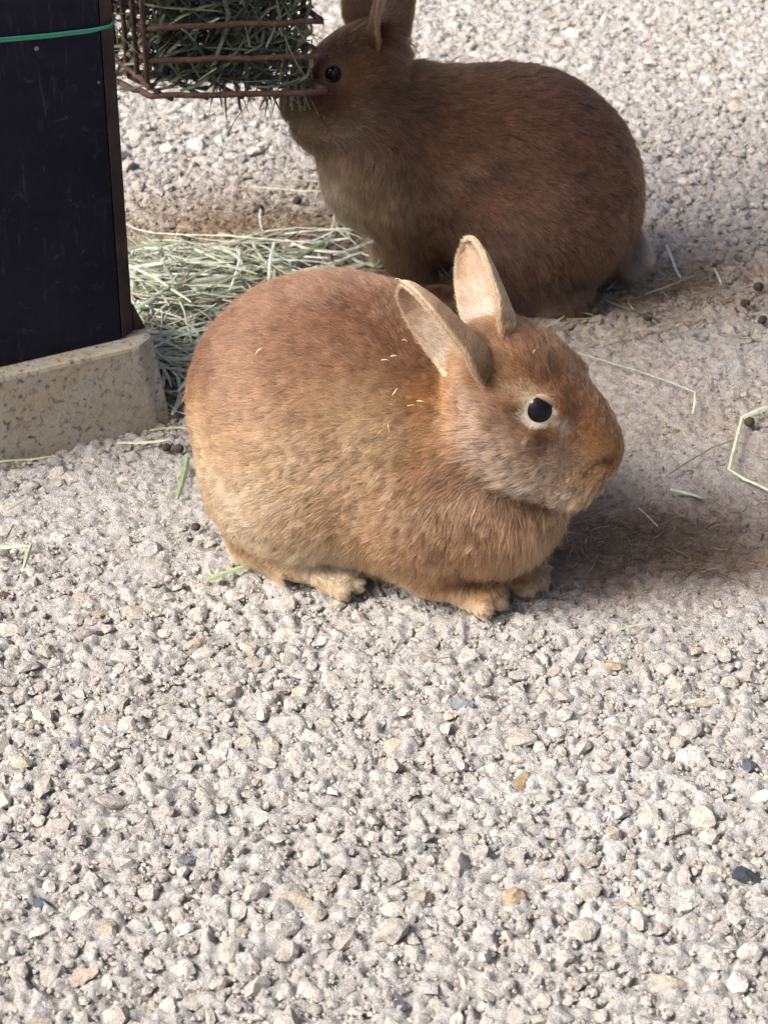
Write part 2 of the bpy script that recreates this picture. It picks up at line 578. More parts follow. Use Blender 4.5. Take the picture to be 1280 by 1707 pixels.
rust_mat, nt, nn, ll, pb = new_mat('rusted_steel')
geo = nn.new('ShaderNodeNewGeometry')
n1 = noise_node(nn, ll, 120, 6, 0.7, geo.outputs['Position'])
r1 = ramp(nn, [(0.3, (0.045, 0.022, 0.016)), (0.5, (0.105, 0.055, 0.040)), (0.72, (0.20, 0.125, 0.095))])
ll.new(n1.outputs[0], r1.inputs[0]); ll.new(r1.outputs[0], pb.inputs['Base Color'])
pb.inputs['Roughness'].default_value = 0.8
n4 = noise_node(nn, ll, 700, 4, 0.7, geo.outputs['Position'])
bump_to(nn, ll, pb, n4.outputs[0], 0.8, 0.0012)

edge_mat, nt, nn, ll, pb = new_mat('rust_stained_edge')
geo = nn.new('ShaderNodeNewGeometry')
n1 = noise_node(nn, ll, 30, 6, 0.7, geo.outputs['Position'])
r1 = ramp(nn, [(0.35, (0.018, 0.012, 0.010)), (0.55, (0.045, 0.027, 0.017)), (0.75, (0.12, 0.07, 0.035))])
ll.new(n1.outputs[0], r1.inputs[0]); ll.new(r1.outputs[0], pb.inputs['Base Color'])
pb.inputs['Roughness'].default_value = 0.85

plinth_mat, nt, nn, ll, pb = new_mat('weathered_plinth_concrete')
geo = nn.new('ShaderNodeNewGeometry')
n1 = noise_node(nn, ll, 14, 5, 0.6, geo.outputs['Position'])
r1 = ramp(nn, [(0.32, (0.36, 0.305, 0.20)), (0.5, (0.38, 0.355, 0.295)), (0.68, (0.43, 0.42, 0.38))])
ll.new(n1.outputs[0], r1.inputs[0])
n2 = noise_node(nn, ll, 190, 4, 0.65, geo.outputs['Position'], 0.8)
r2 = ramp(nn, [(0.32, (0.28, 0.27, 0.26)), (0.44, (0.95, 0.95, 0.95)), (0.7, (1.2, 1.17, 1.1))])
ll.new(n2.outputs[0], r2.inputs[0])
c = mixc(nn, ll, 1.0, r1.outputs[0], r2.outputs[0], 'MULTIPLY')
n5 = nn.new('ShaderNodeTexVoronoi'); n5.inputs['Scale'].default_value = 80
ll.new(geo.outputs['Position'], n5.inputs['Vector'])
r5 = ramp(nn, [(0.10, (0.25, 0.25, 0.27)), (0.2, (1, 1, 1))])
ll.new(n5.outputs['Distance'], r5.inputs[0])
c = mixc(nn, ll, 0.8, c, r5.outputs[0], 'MULTIPLY')
ll.new(c, pb.inputs['Base Color'])
pb.inputs['Roughness'].default_value = 0.9
n4 = noise_node(nn, ll, 260, 5, 0.7, geo.outputs['Position'])
bump_to(nn, ll, pb, n4.outputs[0], 0.6, 0.002)

cord_mat, nt, nn, ll, pb = new_mat('green_twine')
pb.inputs['Base Color'].default_value = (0.03, 0.20, 0.13, 1)
pb.inputs['Roughness'].default_value = 0.6

HB = 0.074                                             # plinth height
A0, A1, A2 = spot(0, 775), spot(262, 710), spot(289, 699)
T0, T1, T2 = spot(0, 615, HB), spot(232, 577, HB), spot(254, 559, HB)
dirf = (A1 - A0).normalized()
nrmf = Vector((dirf.y, -dirf.x, 0))                    # faces the lens
bk = -nrmf
bot = [A1 - dirf * 0.42, A1, A2, A2 + bk * 0.15, A1 - dirf * 0.42 + bk * 0.17]
top_ = [T1 - dirf * 0.40, T1, T2, T2 + bk * 0.135, T1 - dirf * 0.40 + bk * 0.155]
bm = bmesh.new()
prism(bm, [p + Vector((0, 0, -0.01)) for p in bot], top_)
plinth = bm_obj('plinth', bm, plinth_mat, None, 0.003, 2)
tag(plinth, 'speckled grey and tan concrete plinth with flared sides under the dark post', 'plinth')

P0, P1 = spot(203, 566, HB), spot(219, 553, HB)
pl = [P0 - dirf * 0.36, P0, P1, P1 + bk * 0.085, P0 - dirf * 0.36 + bk * 0.10]
post = bpy.data.objects.new('post', None)
post.location = P0
link(post)
post.location = (0, 0, 0)
tag(post, 'dark navy painted post with a rust stained corner, standing on the concrete plinth', 'post')
bm = bmesh.new()
up = Vector((0, 0, 0.86 - HB))
inset = bk * 0.004
core = [pl[0], pl[1], pl[2] + bk * 0.004 - dirf * 0.003, pl[3], pl[4]]
prism(bm, core, [p + up for p in core])
bm_obj('shaft', bm, post_mat, post, 0.002, 2)
bm = bmesh.new()                                       # rusty angle strip up the corner
strip = [P0 + nrmf * 0.0005 + dirf * 0.0005, P1 + dirf * 0.002, P1 + bk * 0.05 + dirf * 0.002, P1 + bk * 0.05 - dirf * 0.001, P1 - dirf * 0.0018 + bk * 0.003]
prism(bm, strip, [p + up for p in strip])
bm_obj('corner_strip', bm, edge_mat, post, 0.0008, 1)
bm = bmesh.new()                                       # gusset at its foot
g = [P1 + dirf * 0.0025, P1 + dirf * 0.012, P1 + dirf * 0.012 + bk * 0.045, P1 + dirf * 0.0025 + bk * 0.045]
gt = [P1 + dirf * 0.0025, P1 + dirf * 0.0035, P1 + dirf * 0.0035 + bk * 0.045, P1 + dirf * 0.0025 + bk * 0.045]
prism(bm, g, [p + Vector((0, 0, 0.022)) for p in gt])
bm_obj('foot_gusset', bm, edge_mat, post, 0.0008, 1)


def on_post(px, py, off):
    u, v = (px - 640) / FPX, (py - 853.5) / FPX
    d = Vector((u, math.cos(PITCH) - v * math.sin(PITCH), -math.sin(PITCH) - v * math.cos(PITCH)))
    o = Vector((0, 0, CAM_H))
    t = (P0 + nrmf * off - o).dot(nrmf) / d.dot(nrmf)
    return o + d * t


bm = bmesh.new()
for dy_, off in ((0, 0.0020), (6, 0.0022)):
    pts = [on_post(-620, 108 + dy_, off), on_post(-440, 95 + dy_, off), on_post(-260, 82 + dy_, off), on_post(-120, 73 + dy_, off), on_post(0, 65 + dy_ * 0.6, off), on_post(80, 58 + dy_ * 0.6, off), on_post(150, 50 + dy_ * 0.5, off), on_post(172, 46 + dy_ * 0.2, off)]
    e = pts[-1] + dirf * 0.006 + bk * 0.0005
    pts += [e, e + dirf * 0.006 + bk * 0.010, e + dirf * 0.004 + bk * 0.04 + Vector((0, 0, 0.01))]
    tube(bm, pts, 0.0011, 8)
cord = bm_obj('cord', bm, cord_mat, None, 0, smooth=True)
tag(cord, 'green twine stretched round the upper part of the dark post', 'twine')

# boards added out of view over the post to shade far rabbit and feeder
shade_board_mat, nt, nn, ll, pb = new_mat('shade_board_wood')
geo = nn.new('ShaderNodeNewGeometry')
n1 = noise_node(nn, ll, 8, 5, 0.6, geo.outputs['Position'])
r1 = ramp(nn, [(0.3, (0.10, 0.07, 0.045)), (0.7, (0.20, 0.14, 0.09))])
ll.new(n1.outputs[0], r1.inputs[0]); ll.new(r1.outputs[0], pb.inputs['Base Color'])
pb.inputs['Roughness'].default_value = 0.85
shade_boards = bpy.data.objects.new('shade_boards', None)
link(shade_boards)
tag(shade_boards, kind='structure')
for k in range(3):
    bm = bmesh.new()
    ya = 1.375 + k * 0.104
    q = [Vector((-0.86, ya, 0.862)), Vector((-0.12, ya, 0.862)), Vector((-0.12, ya + 0.102, 0.862)), Vector((-0.86, ya + 0.102, 0.862))]
    prism(bm, q, [p + Vector((0, 0, 0.022)) for p in q])
    bm_obj('board', bm, shade_board_mat, shade_boards, 0.002, 1)

# --- wire feeder
FY = 1.733
fc = spot_at(252, 161, FY)                             # lower near corner
zc = fc.z
feeder = bpy.data.objects.new('hay_feeder', None)
feeder.location = (0, 0, 0)
link(feeder)
tag(feeder, 'rusty wire basket feeder full of hay, fixed beside the dark post', 'feeder')
cr = [(252, 161), (250, 101), (247, 47)]
tipx = [(545, 153), (542, 93), (539, 35)]
lx = [(176, 126), (176, 62), (176, 8)]
rows = []
for (c_, t_, l_) in zip(cr, tipx, lx):
    a = spot_at(*c_, FY); b = spot_at(*t_, FY + 0.004)
    l = spot(l_[0], l_[1], a.z)
    back = spot(508, t_[1] - 20, b.z)
    rows.append((l, a, b, back))
step = rows[1][1].z - rows[0][1].z
for k in (1, 2, 3):
    rows.append(tuple(p + Vector((0, 0, step * k)) for p in rows[2]))
for k, (l, a, b, back) in enumerate(rows):
    bm = bmesh.new()
    pts = []
    for s_, e_ in ((l, a), (a, b), (b, back), (back, Vector((l.x, back.y + 0.02, l.z))), (Vector((l.x, back.y + 0.02, l.z)), l)):
        for t in np.linspace(0, 1, 9)[:-1]:
            p = s_.lerp(e_, t)
            pts.append(p + Vector((0, random.gauss(0, 0.0006), random.gauss(0, 0.0005))))
    pts.append(pts[0])
    tube(bm, pts, 0.0026 if k == 0 else 0.0024, 8)
    bm_obj('wire', bm, rust_mat, feeder, 0, smooth=True)
l0, a0, b0, k0 = rows[0]
zt = rows[-1][1].z + 0.01
fr = [(0.0, 97), (0.25, 110), (0.5, 123), (0.78, 136), (0.99, 139)]
ends = []
for (px, py) in ((193, 97), (213, 113), (230, 126), (247, 140)):
    t = (px - 176) / (252 - 176)
    base = l0.lerp(a0, t)
    pb_ = spot_at(px, py, base.y - 0.003)
    ends.append(pb_)
    bm = bmesh.new()
    tube(bm, [pb_, pb_ + Vector((-0.0015, 0.0, (zt - pb_.z) * 0.5)), Vector((pb_.x - 0.002, pb_.y, zt))], 0.0021, 8)
    bm_obj('wire', bm, rust_mat, feeder, 0, smooth=True)
bm = bmesh.new()
tube(bm, [ends[0] + (ends[0] - ends[1]) * 0.6, ends[0], ends[1], ends[2], ends[3], ends[3] + Vector((0.002, -0.002, -0.004))], 0.0024, 8)
bm_obj('wire', bm, rust_mat, feeder, 0, smooth=True)
for q in (k0, Vector((l0.x, k0.y + 0.02, l0.z)), l0.lerp(Vector((l0.x, k0.y + 0.02, l0.z)), 0.5), k0.lerp(Vector((l0.x, k0.y + 0.02, l0.z)), 0.35), k0.lerp(Vector((l0.x, k0.y + 0.02, l0.z)), 0.7)):
    bm = bmesh.new()
    tube(bm, [q + Vector((0, 0.003, 0)), Vector((q.x, q.y + 0.003, zt))], 0.0023, 8)
    bm_obj('wire', bm, rust_mat, feeder, 0, smooth=True)
for k_ in (0, 3):                                      # arms that carry it on the post
    bm = bmesh.new()
    e_ = rows[k_][0]
    tube(bm, [e_, Vector((P1.x, P1.y, e_.z)) + bk * 0.082 - dirf * 0.02], 0.004, 8)
    bm_obj('bracket', bm, rust_mat, feeder, 0, smooth=True)
for t in (0.12, 0.32, 0.52, 0.72, 0.9):                # floor of the basket
    bm = bmesh.new()
    f_ = a0.lerp(b0, t); b_ = Vector((l0.x, k0.y + 0.02, l0.z)).lerp(k0, t)
    tube(bm, [f_ + Vector((0, 0, -0.003)), b_ + Vector((0, 0, -0.003))], 0.0018, 6)
    bm_obj('wire', bm, rust_mat, feeder, 0, smooth=True)

# ------------------------------------------------------------------ hay
def blades(specs):
    """flat stems: each spec = (points (k,3), half width, half thickness, colour)"""
    V, F, C, off = [], [], [], 0
    for pts, w, th, col in specs:
        pts = np.asarray(pts, float)
        k = len(pts)
        d = np.gradient(pts, axis=0); d /= np.linalg.norm(d, axis=1)[:, None] + 1e-9
        tw = random.uniform(0, 3.1)
        ref = np.array([math.sin(tw) * 0.5, math.cos(tw) * 0.5, 1.0])
        s = np.cross(d, ref); s /= np.linalg.norm(s, axis=1)[:, None] + 1e-9
        n = np.cross(s, d)
        wv = (w * np.interp(np.linspace(0, 1, k), [0, .1, .8, 1], [.8, 1, .9, .45]))[:, None]
        ring = np.stack([pts - s * wv, pts + n * th, pts + s * wv, pts - n * th], 1).reshape(-1, 3)
        V.append(ring)
        for i in range(k - 1):
            for q in range(4):
                F.append((off + i * 4 + q, off + i * 4 + (q + 1) % 4, off + (i + 1) * 4 + (q + 1) % 4, off + (i + 1) * 4 + q))
        F.append((off + 3, off + 2, off + 1, off)); e = off + (k - 1) * 4
        F.append((e, e + 1, e + 2, e + 3))
        C.append(np.tile(col, (len(ring), 1)) * (0.9 + 0.2 * np.repeat(np.linspace(random.random(), random.random(), k), 4))[:, None])
        off += len(ring)
    return np.vstack(V), np.array(F), np.vstack(C)


hay_mat = bpy.data.materials.new('dry_hay')
hay_mat.use_nodes = True
nn, ll = hay_mat.node_tree.nodes, hay_mat.node_tree.links
pb = nn['Principled BSDF']
a_ = nn.new('ShaderNodeAttribute'); a_.attribute_name = 'coat'
geo = nn.new('ShaderNodeNewGeometry')
n1 = noise_node(nn, ll, 220, 3, 0.6, geo.outputs['Position'])
r1 = ramp(nn, [(0.3, (0.72, 0.72, 0.70)), (0.7, (1.12, 1.12, 1.1))])
ll.new(n1.outputs[0], r1.inputs[0])
c = mixc(nn, ll, 1.0, a_.outputs['Color'], r1.outputs[0], 'MULTIPLY')
ll.new(c, pb.inputs['Base Color'])
pb.inputs['Roughness'].default_value = 0.55
tr = nn.new('ShaderNodeBsdfTranslucent'); ll.new(c, tr.inputs[0])
mx = nn.new('ShaderNodeMixShader'); mx.inputs[0].default_value = 0.2
ll.new(pb.outputs[0], mx.inputs[1]); ll.new(tr.outputs[0], mx.inputs[2]); ll.new(mx.outputs[0], nn['Material Output'].inputs[0])

HAYC = [(0.60, 0.64, 0.50), (0.54, 0.60, 0.45), (0.84, 0.88, 0.80), (0.44, 0.45, 0.30), (0.32, 0.38, 0.25), (0.32, 0.26, 0.16)]
HAYW = [.22, .16, .26, .12, .14, .10]
HAYG = [(0.24, 0.29, 0.19), (0.20, 0.25, 0.17), (0.30, 0.34, 0.24), (0.33, 0.29, 0.17), (0.18, 0.22, 0.18), (0.42, 0.44, 0.34)]


def pick(P, W):
    return np.array(P[rng.choice(len(P), p=W)]) * random.uniform(0.85, 1.12)


def stem(c, ang, ln, z0, tilt=0.0, k=6, bow=0.10):
    t = np.linspace(-0.5, 0.5, k)
    b = random.gauss(0, bow) * ln
    x = np.cos(ang) * t * ln - np.sin(ang) * b * (1 - 4 * t * t)
    y = np.sin(ang) * t * ln + np.cos(ang) * b * (1 - 4 * t * t)
    z = z0 + t * ln * tilt + random.gauss(0, 0.02) * ln * (1 - 4 * t * t)
    p = np.stack([c[0] + x, c[1] + y, np.maximum(z, 0.0025)], 1)
    if random.random() < 0.25:                          # a kink at a node
        q = random.randint(2, k - 2); a2 = random.uniform(-0.9, 0.9)
        ca, sa = math.cos(a2), math.sin(a2)
        r_ = p[q:] - p[q]
        p[q:, 0] = p[q, 0] + r_[:, 0] * ca - r_[:, 1] * sa
        p[q:, 1] = p[q, 1] + r_[:, 0] * sa + r_[:, 1] * ca
    return p


def clear_of_post(p):
    return all((Vector(q) - A1).dot(dirf) > 0.008 + 0 * q[2] or (Vector(q) - A1).dot(bk) > 0.20 for q in p)


specs = []
for (px, py, sx, sy, n, zmax, lmin, lmax) in (
        (325, 480, 0.055, 0.034, 150, 0.022, 0.04, 0.13), (430, 440, 0.055, 0.030, 46, 0.010, 0.04, 0.12), (275, 520, 0.030, 0.022, 110, 0.026, 0.04, 0.09),
        (285, 610, 0.016, 0.040, 80, 0.014, 0.03, 0.07), (520, 420, 0.05, 0.03, 36, 0.005, 0.03, 0.08), (1010, 530, 0.07, 0.012, 16, 0.004, 0.03, 0.08), (1120, 470, 0.05, 0.015, 14, 0.004, 0.02, 0.06)):
    c0 = spot(px, py)
    m = 0
    while m < n:
        c = (random.gauss(c0.x, sx), random.gauss(c0.y, sy))
        rr = ((c[0] - c0.x) / sx) ** 2 + ((c[1] - c0.y) / sy) ** 2
        p = stem(c, random.gauss(-0.15, 0.75), random.uniform(lmin, lmax), 0.004 + random.random() * zmax * math.exp(-rr * 0.5), random.gauss(0, 0.05))
        if not clear_of_post(p):
            if random.random() < 0.02:
                m += 1
            continue
        far = px > 900
        specs.append((p, random.uniform(0.0005, 0.0010) if far else random.uniform(0.0007, 0.0019), 0.0004, pick(HAYC[3:], [.3, .2, .5]) * 0.8 if far else pick(HAYC, HAYW)))
        m += 1
V_, F_, C_ = blades(specs)
me = mesh_np('hay_pile', V_, F_, False); vcol(me, 'coat', C_)
hp = obj('hay_pile', me, hay_mat)
tag(hp, 'loose heap of pale green hay scattered on the ground between post and rabbits', 'hay', kind='stuff')

specs = []
l0, a0, b0, k0 = rows[0]
yb = k0.y + 0.015
for m in range(1900):
    x = random.uniform(l0.x + 0.012, b0.x - 0.026); y = random.uniform(FY + 0.008, yb); z = random.uniform(zc + 0.006, zt + 0.03)
    if x < a0.x and y < FY + 0.03:
        continue
    th = random.gauss(0.3, 0.9)
    ln = random.uniform(0.025, 0.085)
    d = np.array([math.cos(th), random.gauss(0, 0.35), math.sin(th)]); d /= np.linalg.norm(d)
    t = np.linspace(-0.5, 0.5, 6)[:, None]
    bow = np.array([random.gauss(0, 1), random.gauss(0, 0.6), random.gauss(0, 1)]) * 0.12 * ln
    p = np.array([x, y, z]) + d * t * ln + bow * (1 - 4 * t * t)
    p[:, 0] = np.clip(p[:, 0], l0.x + 0.005, b0.x - 0.012 + 0.02 * (random.random() < 0.1)); p[:, 1] = np.clip(p[:, 1], FY - 0.001 + 0.012 * random.random(), yb); p[:, 2] = np.maximum(p[:, 2], zc + 0.002)
    specs.append((p, random.uniform(0.0007, 0.0022), 0.0003, np.array(HAYG[random.randrange(6)]) * random.uniform(0.45, 1.05)))
for m in range(46):                                    # wisps hanging through the floor
    x = random.uniform(a0.x + 0.05, a0.x + 0.125); y = random.uniform(FY + 0.006, yb - 0.02)
    ln = random.uniform(0.006, 0.022)
    p = np.array([x, y, zc + 0.01]) + np.linspace(0, 1, 5)[:, None] * np.array([random.gauss(0, 0.4) * ln, random.gauss(0, 0.3) * ln, -ln - 0.01])
    specs.append((p, random.uniform(0.0005, 0.0012), 0.0003, np.array(HAYG[random.randrange(6)]) * random.uniform(0.6, 1.0)))
p = np.array([tuple(spot_at(x, y, FY + 0.012)) for x, y in ((430, 120), (424, 150), (410, 178), (392, 200), (379, 226))])
specs.append((p, 0.0016, 0.0004, np.array((0.17, 0.17, 0.10))))
p = np.array([tuple(spot_at(x, y, FY + 0.004)) for x, y in ((375, 140), (376, 165), (378, 200))])
specs.append((p, 0.0010, 0.0004, np.array((0.20, 0.20, 0.12))))
p = np.array([tuple(spot_at(x, y, FY - 0.006)) for x, y in ((331, 134), (345, 124), (361, 114))])
specs.append((p, 0.0012, 0.0004, np.array((0.72, 0.72, 0.62))))
p = np.array([tuple(spot_at(x, y, FY - 0.006)) for x, y in ((303, 48), (312, 54), (325, 68))])
specs.append((p, 0.0020, 0.0004, np.array((0.55, 0.60, 0.52))))
V_, F_, C_ = blades(specs)
me = mesh_np('hay', V_, F_, False); vcol(me, 'coat', C_)
hy = obj('hay', me, hay_mat)
tag(hy, 'grey green hay packed inside the wire feeder basket', 'hay', kind='stuff')

# brown fibres and chaff trodden into the ground
specs = []
for (px, py, sx, sy, n) in ((1060, 905, 0.055, 0.026, 330), (960, 900, 0.03, 0.02, 90), (400, 370, 0.07, 0.03, 260), (560, 400, 0.04, 0.03, 90), (1110, 480, 0.06, 0.018, 150), (285, 640, 0.012, 0.035, 120)):
    c0 = spot(px, py)
    for m in range(n):
        c = (random.gauss(c0.x, sx), random.gauss(c0.y, sy))
        p = stem(c, random.gauss(0.0, 1.0), random.uniform(0.005, 0.020), 0.0030 + 0.003 * random.random(), random.gauss(0, 0.06), 5, 0.3)
        specs.append((p, random.uniform(0.00025, 0.0006), 0.0002, np.array([(0.20, 0.125, 0.07), (0.30, 0.20, 0.11), (0.14, 0.085, 0.05), (0.40, 0.31, 0.19)][random.randrange(4)])))
V_, F_, C_ = blades(specs)
me = mesh_np('litter', V_, F_, False); vcol(me, 'coat', C_)
lt = obj('litter', me, hay_mat)
tag(lt, 'fine brown chaff and fibres trodden into the ground round the rabbits', 'litter', kind='stuff')

# single stalks one can point at: (label, half width, colour, pixel points, height)
PALE, GREEN, TAN, WHITE, BROWN = (0.66, 0.68, 0.48), (0.40, 0.48, 0.28), (0.46, 0.38, 0.22), (0.78, 0.78, 0.66), (0.28, 0.22, 0.14)
STALKS = [
    ('long pale hay stalk with a bent end, beside the ginger rabbit\'s forehead', 0.0015, PALE, ((962, 588), (1010, 602), (1060, 618), (1110, 636), (1158, 655), (1158, 672), (1154, 690)), 0.007),
    ('zigzag pale hay stalk bent twice, at the right edge of the picture', 0.0018, PALE, ((1300, 672), (1268, 682), (1237, 696), (1230, 722), (1222, 754), (1215, 785), (1240, 797), (1262, 807), (1300, 826)), 0.008),
    ('short thick white straw lying right of the dark rabbit\'s tail', 0.0016, WHITE, ((1110, 409), (1118, 428), (1126, 447), (1134, 464)), 0.007),
    ('small curved straw beyond the thick white one, near the droppings', 0.0010, PALE, ((1190, 448), (1196, 460), (1202, 475)), 0.007),
    ('thin curled hay stalk under the dark rabbit\'s tail', 0.0008, TAN, ((1046, 496), (1048, 508), (1056, 517), (1070, 522)), 0.006),
    ('long thin tan stalk lying flat below the dark rabbit', 0.0011, TAN, ((975, 573), (1020, 563), (1070, 550), (1120, 538), (1160, 532)), 0.006),
    ('short tan straw between the far ear and the dark rabbit', 0.0014, (0.52, 0.48, 0.36), ((886, 556), (905, 546), (922, 537), (940, 528)), 0.007),
    ('small flat pale leaf blade on the worn ground right of the nose', 0.0020, PALE, ((1117, 817), (1135, 820), (1152, 823), (1168, 828)), 0.005),
    ('short pale straw slanting below the ginger rabbit\'s chin', 0.0010, (0.66, 0.60, 0.44), ((1064, 848), (1076, 858), (1086, 868), (1096, 878)), 0.006),
    ('flat green leaf blade on edge at the ginger rabbit\'s rump', 0.0026, GREEN, ((313, 762), (309, 785), (303, 808), (295, 832)), 0.006),
    ('green blade of grass lying by the ginger rabbit\'s hind foot', 0.0020, GREEN, ((346, 966), (370, 957), (395, 948), (424, 938)), 0.006),
    ('bent green blade at the left edge on the gravelly concrete', 0.0022, (0.48, 0.58, 0.42), ((-30, 914), (10, 911), (52, 908), (46, 925), (40, 946)), 0.008),
    ('pale straw lying along the foot of the plinth corner', 0.0013, PALE, ((197, 739), (230, 738), (258, 735), (284, 733)), 0.007),
    ('thin green stalk touching the plinth corner and the ginger rabbit', 0.0010, (0.50, 0.54, 0.34), ((250, 718), (275, 714), (300, 713), (318, 716)), 0.009),
    ('split tan straw lying along the bottom of the plinth at the left edge', 0.0016, (0.52, 0.50, 0.32), ((-30, 776), (10, 770), (50, 765), (92, 760)), 0.008),
    ('whitish straw lying alone on bright ground above the dark rabbit\'s back', 0.0014, WHITE, ((762, 34), (785, 36), (812, 39), (836, 42)), 0.006),
    ('long straight pale stalk in front of the dark rabbit\'s chest', 0.0011, PALE, ((420, 312), (460, 314), (500, 317), (548, 320)), 0.007),
    ('second, fainter stalk just behind the one at the dark rabbit\'s chest', 0.0009, (0.55, 0.56, 0.36), ((455, 300), (490, 301), (520, 303), (545, 305)), 0.006),
    ('very long curved hay stalk crossing in front of the hay heap\'s far side', 0.0011, WHITE, ((208, 372), (228, 382), (256, 389), (310, 390), (380, 392), (450, 399), (525, 406)), 0.012),
    ('thin faint brown stalk on worn ground behind the zigzag stalk', 0.0008, (0.36, 0.31, 0.20), ((1115, 790), (1150, 768), (1185, 748), (1222, 732)), 0.005),
    ('small green sprig in front of the ginger rabbit, below the shadow', 0.0012, GREEN, ((1024, 1050), (1040, 1047), (1056, 1042), (1076, 1040)), 0.006),
    ('short pale green straw on the gravel near the left edge', 0.0010, (0.55, 0.56, 0.40), ((12, 850), (25, 842), (38, 833), (50, 826)), 0.007),
    ('thin dark twig on the gravel below the ginger rabbit\'s front paws', 0.0007, BROWN, ((686, 1092), (705, 1094), (725, 1097), (748, 1097)), 0.007),
    ('thin tan stalk lying along the ground beside the dark rabbit\'s tail', 0.0010, (0.40, 0.34, 0.20), ((1075, 490), (1110, 478), (1140, 466), (1168, 455)), 0.006),
    ('pale stalk slanting across the hay heap\'s near side', 0.0014, WHITE, ((222, 468), (270, 470), (320, 476), (352, 478)), 0.024),
    ('short pale stalk standing out at the front of the hay heap', 0.0013, WHITE, ((300, 500), (308, 520), (314, 545), (320, 566)), 0.020),
    ('straight pale stalk pointing from the hay heap towards the dark rabbit', 0.0012, PALE, ((325, 415), (350, 427), (378, 440), (404, 452)), 0.016),
]
for lab, w, col, pts, z in STALKS:
    P_ = np.array([tuple(spot(x, y, z)) for x, y in pts])
    P_[:, 2] += rng.normal(0, 0.0006, len(P_))
    if len(P_) <= 4:
        t = np.linspace(0, len(P_) - 1, 7)
        P_ = np.stack([np.interp(t, np.arange(len(P_)), P_[:, i]) for i in range(3)], 1)
    V_, F_, C_ = blades([(P_, w, 0.0006, np.array(col))])
    org = P_[0].copy(); org[2] = 0
    me = mesh_np('hay_stalk', V_ - org, F_, False); vcol(me, 'coat', C_)
    o = obj('hay_stalk', me, hay_mat)
    o.location = org
    tag(o, lab, 'hay stalk', 'single hay stalks on the ground')

# droppings
drop_mat, nt, nn, ll, pb = new_mat('dropping')
geo = nn.new('ShaderNodeNewGeometry')
n1 = noise_node(nn, ll, 400, 4, 0.7, geo.outputs['Position'])
r1 = ramp(nn, [(0.3, (0.022, 0.015, 0.011)), (0.7, (0.065, 0.045, 0.030))])
ll.new(n1.outputs[0], r1.inputs[0]); ll.new(r1.outputs[0], pb.inputs['Base Color'])
pb.inputs['Roughness'].default_value = 0.85
bump_to(nn, ll, pb, n1.outputs[0], 0.8, 0.0015)
DROPS = [
    ('round dark dropping at the plinth corner, the one nearer the plinth', 278, 750, 0.0048), ('round dark dropping touching another beside the ginger rabbit\'s rump', 299, 752, 0.0050),
    ('single round dropping on the gravel below the ginger rabbit\'s rump', 327, 883, 0.0046), ('dark dropping on brown dirt by the dark rabbit\'s chest', 496, 338, 0.0056),
    ('flattened dropping on brown dirt left of the dark rabbit\'s chest', 433, 352, 0.0056), ('dropping farthest from the lens of three at the right edge', 1263, 482, 0.0060),
    ('middle dropping of three at the right edge, set a little inwards', 1241, 509, 0.0056), ('nearest dropping of three at the right edge', 1270, 537, 0.0058),
    ('dropping tucked under the bend of the zigzag stalk', 1248, 708, 0.0056), ('black dropping in the shade under the dark rabbit\'s rear', 992, 521, 0.0058),
    ('dropping half hidden in the hay heap', 440, 412, 0.0058), ('crumbled brown dropping on worn ground right of the dark rabbit', 1079, 532, 0.0058)]
for i, (lab, px, py, r) in enumerate(DROPS):
    r *= 0.84
    V_, F_ = stone_shape(2, 900 + i)
    V_ = (V_ / np.linalg.norm(V_, axis=1)[:, None]) * 0.75 + V_ * 0.25
    me = mesh_np('dropping', V_ * np.array([r, r * random.uniform(.85, 1), r * 0.88]), F_)
    o = obj('dropping', me, drop_mat)
    p = spot(px, py, r * 0.8)
    o.location = (p.x, p.y, r * 0.8 + 0.0022)
    o.rotation_euler = (0, 0, random.random() * 3)
    tag(o, lab, 'dropping', 'rabbit droppings on the ground')

# ------------------------------------------------------------------ rabbits
def rot(yaw=0, pitch=0, roll=0):
    """pitch > 0 lowers the nose (+x), yaw turns towards +y"""
    return np.array(Matrix.Rotation(R(yaw), 3, 'Z') @ Matrix.Rotation(R(pitch), 3, 'Y') @ Matrix.Rotation(R(roll), 3, 'X'))


def ell(c, r, k=0.02, M=None):
    return ('e', np.array(c, np.float32), np.array(r, np.float32), k, M)


def cap(a, b, ra, rb, k=0.012):
    return ('c', np.array(a, np.float32), np.array(b, np.float32), ra, rb, k)


def prim_d(p, P):
    if p[0] == 'e':
        q = P - p[1]
        if p[4] is not None:
            q = q @ p[4].astype(np.float32)
        k0 = np.sqrt(((q / p[2]) ** 2).sum(-1)) + 1e-9
        k1 = np.sqrt(((q / (p[2] * p[2])) ** 2).sum(-1)) + 1e-9
        return k0 * (k0 - 1) / k1
    a, b, ra, rb = p[1], p[2], p[3], p[4]
    ab = b - a
    t = np.clip(((P - a) @ ab) / (ab @ ab), 0, 1)
    c = a + t[..., None] * ab
    return np.sqrt(((P - c) ** 2).sum(-1)) - (ra + (rb - ra) * t)


def sdf(prims, P):
    d = None
    for p in prims:
        e = prim_d(p, P)
        k = p[3] if p[0] == 'e' else p[5]
        if d is None:
            d = e
        elif k < 0:                                   # carve
            k = -k
            h = np.clip(0.5 - 0.5 * (d + e) / k, 0, 1)
            d = d + (-e - d) * h + k * h * (1 - h)
        else:
            h = np.clip(0.5 + 0.5 * (d - e) / k, 0, 1)
            d = d + (e - d) * h - k * h * (1 - h)
    return d


